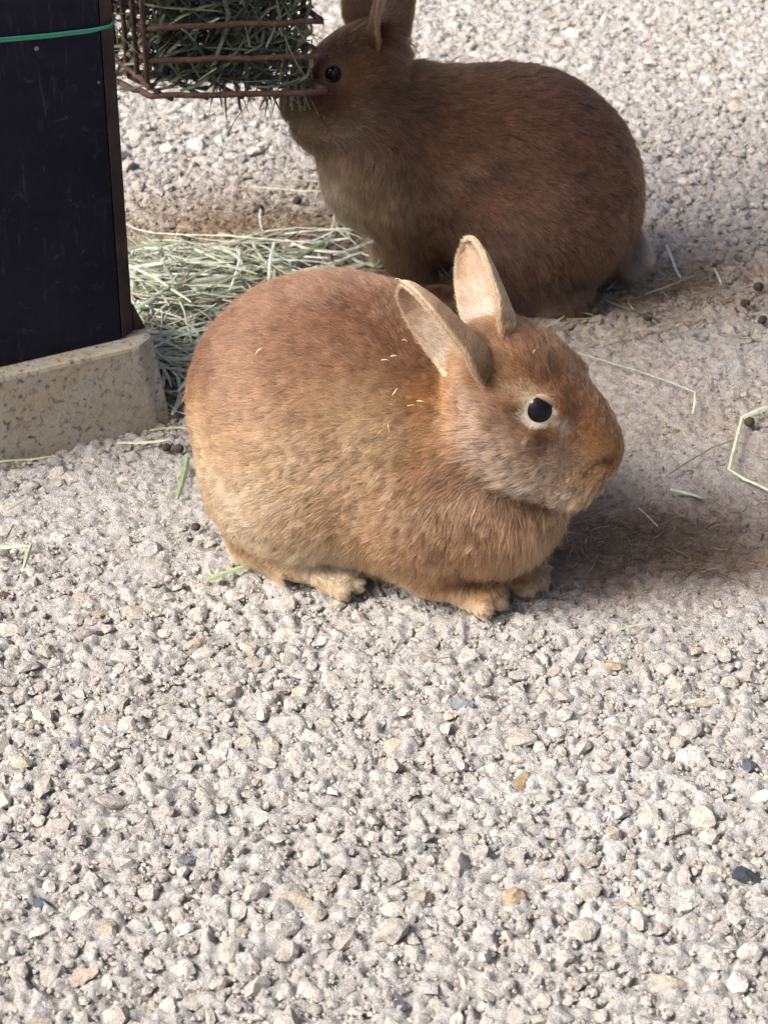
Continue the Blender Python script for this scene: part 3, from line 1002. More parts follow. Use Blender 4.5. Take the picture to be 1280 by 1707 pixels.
def surface_net(prims, lo, hi, h):
    lo = np.array(lo, np.float32); hi = np.array(hi, np.float32)
    n = np.ceil((hi - lo) / h).astype(int) + 1
    ax = [lo[i] + h * np.arange(n[i], dtype=np.float32) for i in range(3)]
    D = np.empty(n, np.float32)
    X, Y = np.meshgrid(ax[0], ax[1], indexing='ij')
    for s in range(0, n[2], 24):
        zz = ax[2][s:s + 24]
        G = np.empty((n[0], n[1], len(zz), 3), np.float32)
        G[..., 0] = X[..., None]; G[..., 1] = Y[..., None]; G[..., 2] = zz
        D[:, :, s:s + 24] = sdf(prims, G)
    S = D < 0
    c = np.zeros(n - 1, np.int8)
    for a in (0, 1):
        for b in (0, 1):
            for d in (0, 1):
                c += S[a:n[0] - 1 + a, b:n[1] - 1 + b, d:n[2] - 1 + d]
    act = (c > 0) & (c < 8)
    I = np.argwhere(act)
    vid = -np.ones(n - 1, np.int32)
    vid[act] = np.arange(len(I))
    acc = np.zeros((len(I), 3), np.float32); cnt = np.zeros(len(I), np.float32)
    for axis in range(3):
        o1, o2 = [i for i in range(3) if i != axis]
        for a in (0, 1):
            for b in (0, 1):
                A = I.copy(); A[:, o1] += a; A[:, o2] += b
                B = A.copy(); B[:, axis] += 1
                da = D[A[:, 0], A[:, 1], A[:, 2]]; db = D[B[:, 0], B[:, 1], B[:, 2]]
                m = (da < 0) != (db < 0)
                t = np.where(m, da / np.where(m, da - db, 1), 0)
                P = A.astype(np.float32); P[:, axis] += t
                acc[m] += P[m]; cnt[m] += 1
    V = lo + h * acc / cnt[:, None]
    F = []
    for axis in range(3):
        o1, o2 = [(1, 2), (2, 0), (0, 1)][axis]
        sl0 = [slice(None)] * 3; sl1 = [slice(None)] * 3
        sl0[axis] = slice(0, -1); sl1[axis] = slice(1, None)
        E = np.argwhere(S[tuple(sl0)] != S[tuple(sl1)])
        E = E[(E[:, o1] > 0) & (E[:, o2] > 0) & (E[:, o1] < n[o1] - 1) & (E[:, o2] < n[o2] - 1)]
        ins = S[E[:, 0], E[:, 1], E[:, 2]]
        q = []
        for a, b in ((-1, -1), (0, -1), (0, 0), (-1, 0)):
            T = E.copy(); T[:, o1] += a; T[:, o2] += b
            q.append(vid[T[:, 0], T[:, 1], T[:, 2]])
        q = np.stack(q, 1)
        q[~ins] = q[~ins][:, ::-1]
        F.append(q)
    F = np.vstack(F)
    F = F[(F >= 0).all(1)]
    for _ in range(2):                                # pull back onto the surface
        g = sdf_grad(prims, V)
        V = V - g * sdf(prims, V)[:, None] * 0.9
    return V, F


def sdf_grad(prims, P, e=0.0012):
    g = np.empty_like(P)
    for i in range(3):
        dv = np.zeros(3, np.float32); dv[i] = e
        g[:, i] = sdf(prims, P + dv) - sdf(prims, P - dv)
    return g / (np.linalg.norm(g, axis=1)[:, None] + 1e-9)


def head_prims(hc, HM, s=1.0):
    """the head in its own frame (x to the nose, z up), placed at hc and turned by HM"""
    L = []

    def H(c, r, k=0.014, M=None):
        c = np.array(c) * s
        MM = HM if M is None else HM @ M
        L.append(ell(hc + HM @ c, np.array(r) * s, k, MM))
    H((-0.014, 0, -0.003), (0.041, 0.037, 0.033), 0.012)
    H((0.016, 0, -0.001), (0.042, 0.025, 0.0245))
    H((0.039, 0, -0.017), (0.028, 0.0225, 0.029))
    H((0.053, 0, -0.012), (0.015, 0.0150, 0.019), 0.010)
    for sd_ in (-1, 1):
        H((0.002, sd_ * 0.022, -0.022), (0.036, 0.020, 0.031))
        H((0.049, sd_ * 0.0110, -0.026), (0.0175, 0.0140, 0.0155), 0.008)
        H((0.003, sd_ * 0.023, 0.016), (0.014, 0.006, 0.006), 0.012)
    H((0.040, 0, -0.037), (0.023, 0.0170, 0.012), 0.010)
    for sd_ in (-1, 1):
        L.append(ell(hc + HM @ (np.array((0.024, sd_ * 0.014, -0.029)) * s), np.array((0.030, 0.0185, 0.024)) * s, 0.010, HM))
    for sd_ in (-1, 1):
        for a, b, r_, k in (((0.070, sd_ * 0.0015, -0.019), (0.064, sd_ * 0.0095, -0.012), 0.0026, 0.003),):
            L.append(cap(hc + HM @ (np.array(a) * s), hc + HM @ (np.array(b) * s), r_ * s, r_ * s, -k))
    return L


def make_ear(name, parent, base, tip, opening, W, mat, bend=0.0, cupb=1.9, cupm=1.05, th=0.0024):
    """a cupped leaf of cartilage: returns mesh object plus its sample grid"""
    base = np.array(base); tip = np.array(tip)
    ax = tip - base
    Ln = np.linalg.norm(ax); ax = ax / Ln
    op = np.array(opening, float); op -= ax * (op @ ax); op /= np.linalg.norm(op)
    side = np.cross(ax, op)
    ns, nt = 40, 25
    s = np.linspace(0, 1, ns)
    # half width of the flattened leaf
    w = W * np.interp(s, [0, .05, .13, .24, .4, .6, .75, .86, .93, .975, 1], [.30, .52, .86, 1.05, 1.05, .97, .85, .67, .50, .29, .05])
    al = np.interp(s, [0, .15, .35, .6, 1], [cupb, cupb * .85, cupm * 1.15, cupm, cupm * .75])
    G = np.empty((ns, nt, 3)); N = np.empty((ns, nt, 3))
    for i in range(ns):
        th_ = np.linspace(-al[i], al[i], nt)
        r = w[i] / al[i]                                # arc length half = w
        c = base + ax * Ln * s[i] + op * (bend * math.sin(math.pi * s[i]) + r * (1 - 0.55 * al[i] / 2.4))
        for j, t in enumerate(th_):
            dvec = math.sin(t) * side - math.cos(t) * op
            G[i, j] = c + r * dvec
            N[i, j] = dvec
    Gs = np.gradient(G, axis=0); Gt = np.gradient(G, axis=1)
    Nt = np.cross(Gs, Gt)
    Nt /= np.linalg.norm(Nt, axis=-1, keepdims=True) + 1e-12
    N = Nt * np.sign((Nt * N).sum(-1, keepdims=True) + 1e-9)
    Gs = Gs / (np.linalg.norm(Gs, axis=-1, keepdims=True) + 1e-12)
    out = G + N * th * 0.5
    inn = G - N * th * 0.5
    V = np.vstack([out.reshape(-1, 3), inn.reshape(-1, 3)])
    F = []
    o = ns * nt
    for i in range(ns - 1):
        for j in range(nt - 1):
            a, b, c, d = i * nt + j, i * nt + j + 1, (i + 1) * nt + j + 1, (i + 1) * nt + j
            F.append((a, d, c, b)); F.append((o + a, o + b, o + c, o + d))
    for i in range(ns - 1):
        for j in (0, nt - 1):
            a, d = i * nt + j, (i + 1) * nt + j
            F.append((a, o + a, o + d, d) if j == 0 else (a, d, o + d, o + a))
    for j in range(nt - 1):
        a = (ns - 1) * nt + j
        F.append((a, o + a, o + a + 1, a + 1))
    me = mesh_np(name, V, np.array(F))
    e = obj(name, me, mat, parent)
    return e, dict(G=G, N=N, T=Gs, E=Gt, ax=ax, side=side, op=op, L=Ln)


# --- the near rabbit: crouched, head up
FR_POS, FR_ROT = Vector((-0.010, 1.372, 0.0)), R(-28.0)
f_hc = np.array([0.123, 0.000, 0.162])
f_HM = rot(yaw=8, pitch=32, roll=0)
front_prims = [
    ell((-0.046, 0, 0.106), (0.084, 0.082, 0.086), 0.03),
    ell((0.000, 0.004, 0.114), (0.082, 0.076, 0.082), 0.04),
    ell((0.055, 0, 0.086), (0.064, 0.060, 0.066), 0.04),
    ell((0.080, 0.000, 0.120), (0.044, 0.039, 0.046), 0.02),
    ell((0.090, 0.000, 0.067), (0.050, 0.052, 0.044), 0.02),
    ell((0.010, 0, 0.050), (0.080, 0.060, 0.040), 0.03),
    ell((-0.040, -0.048, 0.070), (0.062, 0.040, 0.054), 0.010, rot(pitch=12)),
    ell((-0.040, 0.048, 0.070), (0.062, 0.040, 0.054), 0.010, rot(pitch=12)),
    ell((0.050, -0.040, 0.080), (0.034, 0.024, 0.044), 0.014, rot(pitch=-20)),
    ell((0.050, 0.040, 0.080), (0.034, 0.024, 0.044), 0.014, rot(pitch=-20)),
    ell((-0.104, 0.010, 0.050), (0.022, 0.020, 0.022), 0.02),
]
for sd_ in (-1, 1):
    yy = sd_ * 0.054
    fx = 0.009 if sd_ > 0 else -0.006
    fy = 0.009 if sd_ > 0 else -0.027
    front_prims += [
        cap((-0.062, yy * 0.9, 0.024), (-0.027, yy, 0.017), 0.020, 0.016, 0.014),
        cap((-0.032, yy, 0.016), (0.008, yy, 0.0110), 0.0160, 0.0105, 0.008),
        cap((0.060 + fx, sd_ * 0.032, 0.058), (0.070 + fx, fy, 0.020), 0.026, 0.019, 0.018),
        cap((0.070 + fx, fy, 0.017), (0.106 + fx, fy, 0.0115), 0.0180, 0.0120, 0.010),
    ]
    for t in (-1, 0, 1):
        front_prims.append(cap((-0.004, yy + t * 0.009, 0.012), (0.018 - abs(t) * 0.004, yy + t * 0.0115, 0.0075), 0.008, 0.0062, 0.003))
        front_prims.append(cap((0.096 + fx, fy + t * 0.0085, 0.012), (0.1185 + fx - abs(t) * 0.005, fy + t * 0.0115, 0.0080), 0.0080, 0.0064, 0.003))
front_prims += head_prims(f_hc, f_HM, 1.06)

# --- the far rabbit: sitting up in profile, chin at the hay
BR_POS, BR_ROT = Vector((0.093, 1.788, 0.0)), R(180.0)
b_hc = np.array([0.124, 0.004, 0.194])
b_HM = rot(yaw=2, pitch=30, roll=0)
back_prims = [
    ell((-0.028, 0, 0.092), (0.085, 0.078, 0.092), 0.03),
    ell((0.010, 0, 0.108), (0.080, 0.060, 0.078), 0.03),
    ell((0.060, 0, 0.120), (0.062, 0.052, 0.066), 0.03),
    ell((0.095, 0, 0.150), (0.045, 0.040, 0.045), 0.03),
    ell((0.099, 0, 0.110), (0.042, 0.044, 0.054), 0.03, rot(pitch=-20)),
    ell((0.128, 0, 0.142), (0.026, 0.026, 0.026), 0.02),
    ell((-0.065, 0, 0.070), (0.054, 0.066, 0.072), 0.03),
    ell((-0.034, 0.046, 0.074), (0.070, 0.042, 0.066), 0.005, rot(pitch=-14)),
    ell((-0.034, -0.046, 0.074), (0.070, 0.042, 0.066), 0.005, rot(pitch=-14)),
    ell((-0.112, 0.006, 0.030), (0.016, 0.018, 0.018), 0.014),
]
for sd_ in (-1, 1):
    yy = sd_ * 0.056
    back_prims += [
        cap((-0.060, yy, 0.018), (0.010, yy, 0.015), 0.019, 0.015, 0.014),
        cap((0.005, yy, 0.014), (0.048, yy, 0.010), 0.0145, 0.0095, 0.008),
        cap((0.078, sd_ * 0.026, 0.085), (0.068, sd_ * 0.026, 0.018), 0.028, 0.015, 0.018),
        cap((0.066, sd_ * 0.026, 0.014), (0.094, sd_ * 0.026, 0.010), 0.014, 0.0095, 0.010),
    ]
back_prims += head_prims(b_hc, b_HM, 0.94)


# ------------------------------------------------------------------ coat
def hair_object(name, P, rad, col, mat, parent, taper=(1, 1, .95, .7, .12)):
    """P (n, k, 3) strand points, col (n, 3) per strand"""
    n, k, _ = P.shape
    cu = bpy.data.hair_curves.new(name)
    cu.add_curves([k] * n)
    cu.attributes['position'].data.foreach_set('vector', P.astype(np.float32).ravel())
    tp = np.interp(np.linspace(0, 1, k), np.linspace(0, 1, len(taper)), taper)
    r = (np.asarray(rad, np.float32).reshape(-1, 1) * tp[None, :]).astype(np.float32)
    if r.shape[0] == 1:
        r = np.repeat(r, n, 0)
    a = cu.attributes.get('radius') or cu.attributes.new('radius', 'FLOAT', 'POINT')
    a.data.foreach_set('value', r.ravel())
    c = cu.attributes.new('coat', 'FLOAT_COLOR', 'CURVE')
    c.data.foreach_set('color', np.hstack([col, np.ones((n, 1))]).astype(np.float32).ravel())
    cu.materials.append(mat)
    o = bpy.data.objects.new(name, cu)
    return link(o, parent)


def nrm(v):
    return v / (np.linalg.norm(v, axis=-1, keepdims=True) + 1e-9)


def sample_mesh(V, F, n, VN):
    T = np.vstack([F[:, [0, 1, 2]], F[:, [0, 2, 3]]])
    A, B, C = V[T[:, 0]], V[T[:, 1]], V[T[:, 2]]
    ar = np.linalg.norm(np.cross(B - A, C - A), axis=1)
    idx = rng.choice(len(T), n, p=ar / ar.sum())
    u = rng.random((n, 2)).astype(np.float32)
    fl = u.sum(1) > 1
    u[fl] = 1 - u[fl]
    w0 = 1 - u.sum(1, keepdims=True)
    Ns = VN[T[idx, 0]] * w0 + VN[T[idx, 1]] * u[:, :1] + VN[T[idx, 2]] * u[:, 1:]
    return (A[idx] + u[:, :1] * (B[idx] - A[idx]) + u[:, 1:] * (C[idx] - A[idx])).astype(np.float32), nrm(Ns).astype(np.float32)


def strands(P, N, flow, L, lift, k=5, jitter=0.25, clump=0.6, per=45, curl=0.0, droop=0.0, tufty=None):
    """lay strands from roots P: they leave along the normal and bend over into flow"""
    n = len(P)
    f = flow - N * (flow * N).sum(1, keepdims=True)
    f = nrm(f)
    jt = rng.normal(0, 1, (n, 3)).astype(np.float32)
    jt -= N * (jt * N).sum(1, keepdims=True)
    f = nrm(f + jt * np.asarray(jitter).reshape(-1, 1))
    t = np.linspace(0, 1, k)
    S = np.empty((n, k, 3), np.float32)
    S[:, 0] = P - N * 0.0006
    lift = np.asarray(lift).reshape(-1, 1)
    pos = S[:, 0].copy()
    for i in range(1, k):
        tm = (t[i] + t[i - 1]) / 2
        up = lift * (1.55 - 1.1 * tm)
        d = nrm(f + N * up)
        if droop:
            d = nrm(d + np.array([0, 0, -droop * tm], np.float32))
        pos = pos + d * (L / (k - 1)).reshape(-1, 1)
        S[:, i] = pos
    if clump > 0:
        g = rng.choice(n, max(8, n // per), replace=False)
        kd = kdtree.KDTree(len(g))
        for j, gi in enumerate(g):
            kd.insert(P[gi], j)
        kd.balance()
        near = np.fromiter((g[kd.find(p)[1]] for p in P.tolist()), dtype=np.int64, count=n)
        ok = (np.linalg.norm(P[near] - P, axis=1) < 0.009) & ((N[near] * N).sum(1) > 0.6)
        cn = 0.35 + 0.65 * sstep(0.35, 0.62, fbm(P, 70, 2, 88)) if tufty is None else tufty * (0.55 + 0.45 * sstep(0.35, 0.62, fbm(P, 70, 2, 88)))
        cl = (clump * cn * (0.5 + 0.5 * rng.random(n)) * ok)[:, None, None] * (t ** 1.4)[None, :, None]
        S = S + (S[near] - S) * cl.astype(np.float32)
    S[:, :, 2] = np.maximum(S[:, :, 2], 0.0012)
    return S, (near if clump > 0 else None)


def coat_mat(name, spec=0.3):
    m = bpy.data.materials.new(name)
    m.use_nodes = True
    nt = m.node_tree
    nn, ll = nt.nodes, nt.links
    nn.remove(nn['Principled BSDF'])
    out = nn['Material Output']
    at = nn.new('ShaderNodeAttribute')
    at.attribute_name = 'coat'
    hi = nn.new('ShaderNodeHairInfo')
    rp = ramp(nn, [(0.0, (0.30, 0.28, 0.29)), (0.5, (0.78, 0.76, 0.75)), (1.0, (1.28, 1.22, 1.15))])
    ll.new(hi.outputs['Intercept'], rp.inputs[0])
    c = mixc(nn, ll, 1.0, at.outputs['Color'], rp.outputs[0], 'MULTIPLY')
    h = nn.new('ShaderNodeBsdfHairPrincipled')
    h.model = 'CHIANG'
    h.parametrization = 'COLOR'
    ll.new(c, h.inputs['Color'])
    h.inputs['Roughness'].default_value = 0.42
    h.inputs['Radial Roughness'].default_value = 0.7
    h.inputs['Coat'].default_value = 0.0
    h.inputs['Random Roughness'].default_value = 0.2
    d = nn.new('ShaderNodeBsdfDiffuse')
    ll.new(c, d.inputs[0])
    mx = nn.new('ShaderNodeMixShader')
    mx.inputs[0].default_value = 0.35
    ll.new(h.outputs[0], mx.inputs[1])
    ll.new(d.outputs[0], mx.inputs[2])
    ll.new(mx.outputs[0], out.inputs[0])
    return m


coat = coat_mat('rabbit_coat')
skin, nt, nn, ll, pb = new_mat('rabbit_underfur')
at = nn.new('ShaderNodeAttribute'); at.attribute_name = 'coat'
ll.new(at.outputs['Color'], pb.inputs['Base Color'])
pb.inputs['Roughness'].default_value = 1.0
pb.inputs['Specular IOR Level'].default_value = 0.0
eye_mat, nt, nn, ll, pb = new_mat('eye_wet')
pb.inputs['Base Color'].default_value = (0.006, 0.005, 0.006, 1)
pb.inputs['Roughness'].default_value = 0.07
pb.inputs['IOR'].default_value = 1.26
lid_mat, nt, nn, ll, pb = new_mat('eyelid_skin')
at = nn.new('ShaderNodeAttribute'); at.attribute_name = 'coat'
ll.new(at.outputs['Color'], pb.inputs['Base Color'])
pb.inputs['Roughness'].default_value = 0.5
claw_mat, nt, nn, ll, pb = new_mat('claw_horn')
pb.inputs['Base Color'].default_value = (0.03, 0.022, 0.018, 1)
pb.inputs['Roughness'].default_value = 0.35
ear_mat = bpy.data.materials.new('ear_skin')
ear_mat.use_nodes = True
nn, ll = ear_mat.node_tree.nodes, ear_mat.node_tree.links
pb = nn['Principled BSDF']
tc = nn.new('ShaderNodeTexCoord')
nz = noise_node(nn, ll, 60, 4, 0.6, tc.outputs['Object'])
rp = ramp(nn, [(0.35, (0.44, 0.30, 0.23)), (0.65, (0.58, 0.43, 0.34))])
ll.new(nz.outputs[0], rp.inputs[0])
ll.new(rp.outputs[0], pb.inputs['Base Color'])
pb.inputs['Roughness'].default_value = 0.6
tr = nn.new('ShaderNodeBsdfTranslucent')
tr.inputs[0].default_value = (0.75, 0.42, 0.28, 1)
mx = nn.new('ShaderNodeMixShader')
mx.inputs[0].default_value = 0.35
ll.new(pb.outputs[0], mx.inputs[1]); ll.new(tr.outputs[0], mx.inputs[2])
ll.new(mx.outputs[0], nn['Material Output'].inputs[0])


def mixv(a, b, t):
    t = np.asarray(t).reshape(-1, 1)
    return np.asarray(a) * (1 - t) + np.asarray(b) * t


EYE = np.array([0.0045, 0.0262, 0.0100])
EYE_R = 0.0108


def eyelid(root, ec, gaze, up, r, pale, brown):
    """a lid shell round the eyeball with an almond opening"""
    gaze = gaze / np.linalg.norm(gaze)
    up = up - gaze * (up @ gaze); up /= np.linalg.norm(up)
    fw = np.cross(up, gaze)
    na, nr_ = 48, 9
    V, C = [], []
    for j in range(nr_):
        tt = j / (nr_ - 1)
        for i in range(na):
            a = 2 * math.pi * i / na
            ca, sa = math.cos(a), math.sin(a)
            op = R(45) * (1 + 0.34 * ca * ca - 0.10 * max(0, sa) + 0.16 * max(0, ca) ** 6 + 0.12 * max(0, -ca) ** 6)
            th = op + (R(84) - op) * tt ** 1.2
            rr = r * (1.015 + 0.075 * math.sin(min(1, tt * 3) * math.pi / 2))
            V.append(ec + rr * (math.cos(th) * gaze + math.sin(th) * (ca * fw + sa * up)))
            dark = max(0, 1 - tt * 3.2)
            wh = min(1, max(0, -sa * 1.1 + 0.20) + 0.5 * max(0, ca) ** 3 + 0.6 * max(0, -ca) ** 2)
            wh *= min(1, max(0, (0.45 - sa) * 3))
            base_c = np.array(brown) * (1 - wh) + np.array(pale) * wh
            C.append(base_c * (1 - dark) + np.array((0.03, 0.022, 0.025)) * dark)
    F = [(j * na + i, j * na + (i + 1) % na, (j + 1) * na + (i + 1) % na, (j + 1) * na + i) for j in range(nr_ - 1) for i in range(na)]
    me = mesh_np('eyelid', np.array(V), np.array(F))
    vcol(me, 'coat', np.array(C))
    return obj('eyelid', me, lid_mat, root)


def with_ear_roots(prims, ears):
    L = list(prims)
    for b, t, op, w in ears:
        b = np.array(b); t = np.array(t)
        L.append(cap(b - (t - b) * 0.10, b + (t - b) * 0.10, w * 0.62, w * 0.40, 0.010))
    return L


def make_rabbit(label, prims, pos, rz, lo, hi, head, style, n_hair, ears, claws):
    prims = with_ear_roots(prims, ears)
    V, F = surface_net(prims, lo, hi, VOX)
    hc, HM, s = head
    me = mesh_np('rabbit', V, F)
    root = obj('rabbit', me, skin)
    root.location = pos
    root.rotation_euler = (0, 0, rz)
    tag(root, label, 'rabbit', 'rabbits beside the hay feeder')
    W = lambda c: hc + HM @ (np.array(c) * s)
    eyes = []
    for sd_ in (-1, 1):
        ec = W(EYE * np.array([1, sd_, 1]))
        bm = bmesh.new()
        bmesh.ops.create_uvsphere(bm, u_segments=40, v_segments=24, radius=EYE_R * s)
        em = bpy.data.meshes.new('eye')
        bm.to_mesh(em); bm.free()
        em.polygons.foreach_set('use_smooth', [True] * len(em.polygons))
        e = obj('eye', em, eye_mat, root)
        e.location = ec
        gz = HM @ np.array([0.20, sd_ * 1.0, 0.34])
        upv = HM @ np.array([0.0, 0, 1.0])
        eyelid(root, ec, gz, upv, EYE_R * s, style['lid'], style['lid_top'])
        eyes.append((ec, gz / np.linalg.norm(gz)))
    hl = lambda P: ((P - hc) @ HM) / s
    # ------------- coat
    C0 = style['colour'](V.astype(np.float32), hl(V), eyes)
    vcol(me, 'coat', C0 * 0.75)
    P, Nn = sample_mesh(V, F, n_hair, sdf_grad(prims, V.astype(np.float32)))
    keep = ~((Nn[:, 2] < -0.55) & (P[:, 2] < 0.02))
    for ec, gz in eyes:
        dv = P - ec
        keep &= ~((np.linalg.norm(dv, axis=1) < EYE_R * s * 1.005))
    P, Nn = P[keep], Nn[keep]
    Hh = hl(P)
    col = style['colour'](P, Hh, eyes)
    flow, L, lift = style['groom'](P, Nn, Hh, eyes, HM)
    L = L * (0.70 + 0.5 * rng.random(len(P))) * (0.70 + 0.6 * noise3(P, 240, 97))
    L = L * 1.15
    L = np.where(rng.random(len(P)) < 0.06, L * 1.5, L)
    S, near = strands(P, Nn, flow, L, lift, jitter=style.get('jitter', 0.22), clump=style.get('clump', 0.55), per=style.get('per', 40), tufty=np.maximum(0.40 + 0.60 * sstep(0.17, 0.11, P[:, 2]), (np.linalg.norm(Hh, axis=1) < 0.075) * sstep(0.012, -0.008, Hh[:, 2])) if style['top_sleek'] else None)
    col = col * (0.80 + 0.4 * rng.random((len(P), 1))) * (0.55 + 0.90 * fbm(P * np.array([1, 1, 1.6], np.float32), 240, 2, 57))[:, None]
    col = col * (0.66 + 0.68 * hash3(near, near * 0, near * 0, 3))[:, None]      # tufts differ a little
    gh = rng.random(len(P)) < style.get('guard', 0.06)
    col[gh] = mixv(col[gh], style['guard_col'], np.full(gh.sum(), 0.6))
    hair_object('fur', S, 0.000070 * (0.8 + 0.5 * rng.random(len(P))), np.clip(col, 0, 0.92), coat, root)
    # ------------- ears
    for base, tip, op, Wd in ears:
        e, g = make_ear('ear', root, base, tip, op, Wd, ear_mat)
        G, N = g['G'], g['N']
        ns, nt_ = G.shape[:2]

        def on(i, j):
            i0 = np.clip(i.astype(int), 0, ns - 2); j0 = np.clip(j.astype(int), 0, nt_ - 2)
            fi = (i - i0)[:, None]; fj = (j - j0)[:, None]
            def bl(A):
                return (A[i0, j0] * (1 - fi) * (1 - fj) + A[i0 + 1, j0] * fi * (1 - fj) + A[i0, j0 + 1] * (1 - fi) * fj + A[i0 + 1, j0 + 1] * fi * fj)
            return bl(G), nrm(bl(N)), nrm(bl(g['T']))
        no = 34000
        i = rng.random(no) * (ns - 1.001); j = rng.random(no) * (nt_ - 1.001)
        Po, No, To = on(i, j)
        s_ = i / (ns - 1); w_ = np.abs(j / (nt_ - 1) * 2 - 1)
        rim = np.maximum(sstep(0.90, 0.99, w_), sstep(0.94, 0.99, s_))
        cO = mixv(style['ear_out'], style['ear_rim'], rim)
        S1, _ = strands((Po + No * 0.0015).astype(np.float32), No.astype(np.float32), To, np.interp(s_, [0, .3, 1], [.0075, .0048, .0034]) * (0.7 + 0.6 * rng.random(no)), 0.22, jitter=0.18, clump=0.3, per=30)
        ni = 20000
        i = rng.random(ni) ** 1.0 * (ns - 1.001)
        w = rng.random(ni) ** 0.55 * np.sign(rng.random(ni) - 0.5)
        j = (w + 1) / 2 * (nt_ - 1.001)
        Pi, Ni, Ti = on(i, j)
        s_ = i / (ns - 1); w_ = np.abs(w)
        rim = np.maximum(sstep(0.90, 0.99, w_), sstep(0.93, 0.99, s_))
        nf = fbm(Pi, 160, 2, 5) - 0.5
        brn = np.maximum(sstep(0.45, 0.80, s_ + nf * 0.5) * 0.85, sstep(-0.15, 0.35, w + nf * 0.8) * 0.9)
        cI = mixv(mixv(style['ear_in'], style['ear_out'], brn), style['ear_rim'], rim * 0.8)
        S2, _ = strands((Pi - Ni * 0.0015).astype(np.float32), -Ni.astype(np.float32), Ti + np.sign(w)[:, None] * g['side'] * 0.5, np.interp(s_, [0, .3, 1], [.008, .0055, .0036]) * (0.6 + 0.8 * rng.random(ni)), 0.16, jitter=0.22, clump=0.2, per=30)
        nr2 = 6000                                      # soft fringe along the rim
        i = rng.random(nr2) * (ns - 1.001); sg = np.sign(rng.random(nr2) - 0.5)
        j = np.where(sg > 0, nt_ - 1.002, 0.001)
        Pr, Nr, Tr = on(i, j)
        i0 = np.clip(i.astype(int), 0, ns - 2); j0 = np.where(sg > 0, nt_ - 1, 0)
        lat = nrm(g['E'][i0, j0]) * sg[:, None]
        S3, _ = strands(Pr.astype(np.float32), nrm(lat + rng.normal(0, 0.5, (nr2, 1)) * Nr).astype(np.float32), Tr, (0.0018 + 0.0022 * rng.random(nr2)), 0.45, jitter=0.35, clump=0.0)
        cO = np.vstack([cO, mixv(style['ear_rim'], style['ear_out'], rng.random(nr2) * 0.6)]); no += nr2
        S1 = np.vstack([S1, S3])
        cA = np.vstack([cO, cI]) * (0.55 + 0.8 * rng.random((no + ni, 1)))
        hair_object('fur', np.vstack([S1, S2]), 0.00008, np.clip(cA, 0, 0.92), coat, e)
    # ------------- claws, whiskers
    for c, d in claws:
        bm = bmesh.new()
        ring = []
        c = np.array(c); d = np.array(d) / np.linalg.norm(d)
        sdv = nrm(np.cross(d, [0, 0, 1.0])); up = np.cross(sdv, d)
        for q, (t, rr) in enumerate(((0, .0014), (.0035, .0012), (.0065, .0007), (.0085, .0002))):
            ctr = c + d * t - np.array([0, 0, 1]) * (t * t * 45)
            ring.append([bm.verts.new(ctr + rr * (math.cos(a) * sdv + 1.3 * math.sin(a) * up)) for a in np.linspace(0, 2 * math.pi, 8, endpoint=False)])
        for q in range(3):
            for a in range(8):
                bm.faces.new((ring[q][a], ring[q][(a + 1) % 8], ring[q + 1][(a + 1) % 8], ring[q + 1][a]))
        bm.faces.new(ring[3])
        cm = bpy.data.meshes.new('claw')
        bm.to_mesh(cm); bm.free()
        cm.polygons.foreach_set('use_smooth', [True] * len(cm.polygons))
        obj('claw', cm, claw_mat, root)
    wk, wc = [], []
    for sd_ in (-1, 1):
        for q in range(9):
            b = W((0.046 - 0.010 * (q % 3) / 2, sd_ * 0.017, -0.012 - 0.004 * (q // 3)))
            d = HM @ np.array([0.15 + 0.3 * random.random() - 0.25 * (q % 3), sd_ * 1.0, -0.25 * (q // 3) + 0.15 * random.random()])
            d = d / np.linalg.norm(d)
            ln = 0.028 + 0.02 * random.random()
            t = np.linspace(0, 1, 8)[:, None]
            wk.append(b + d * ln * t + np.array([0, 0, -1]) * 0.010 * t * t)
            wc.append((0.35, 0.27, 0.20))
    hair_object('whiskers', np.array(wk), 0.00005, np.array(wc), coat, root)
    return root


def loc_of(root_pos, rz, P):
    return np.array(Matrix.Rotation(-rz, 3, 'Z') @ (Vector(P) - root_pos))


def dir_of(rz, D):
    return np.array(Matrix.Rotation(-rz, 3, 'Z') @ Vector(D))


def hit_on(px, py, prims=None, pos=None, rz=None):
    prims = prims or front_prims; pos = pos or FR_POS; rz = FR_ROT if rz is None else rz
    u, v = (px - 640) / FPX, (py - 853.5) / FPX
    d = Vector((u, math.cos(PITCH) - v * math.sin(PITCH), -math.sin(PITCH) - v * math.cos(PITCH))).normalized()
    o = loc_of(pos, rz, Vector((0, 0, CAM_H))); d = dir_of(rz, d)
    t = 1.1
    for _ in range(60):
        s = float(sdf(prims, np.array([o + d * t], np.float32))[0])
        if s < 0.0004:
            break
        t += s * 0.9
    p = np.array([o + d * t], np.float32)
    n = sdf_grad(prims, p)[0]
    return p[0], n


hit_front = hit_on




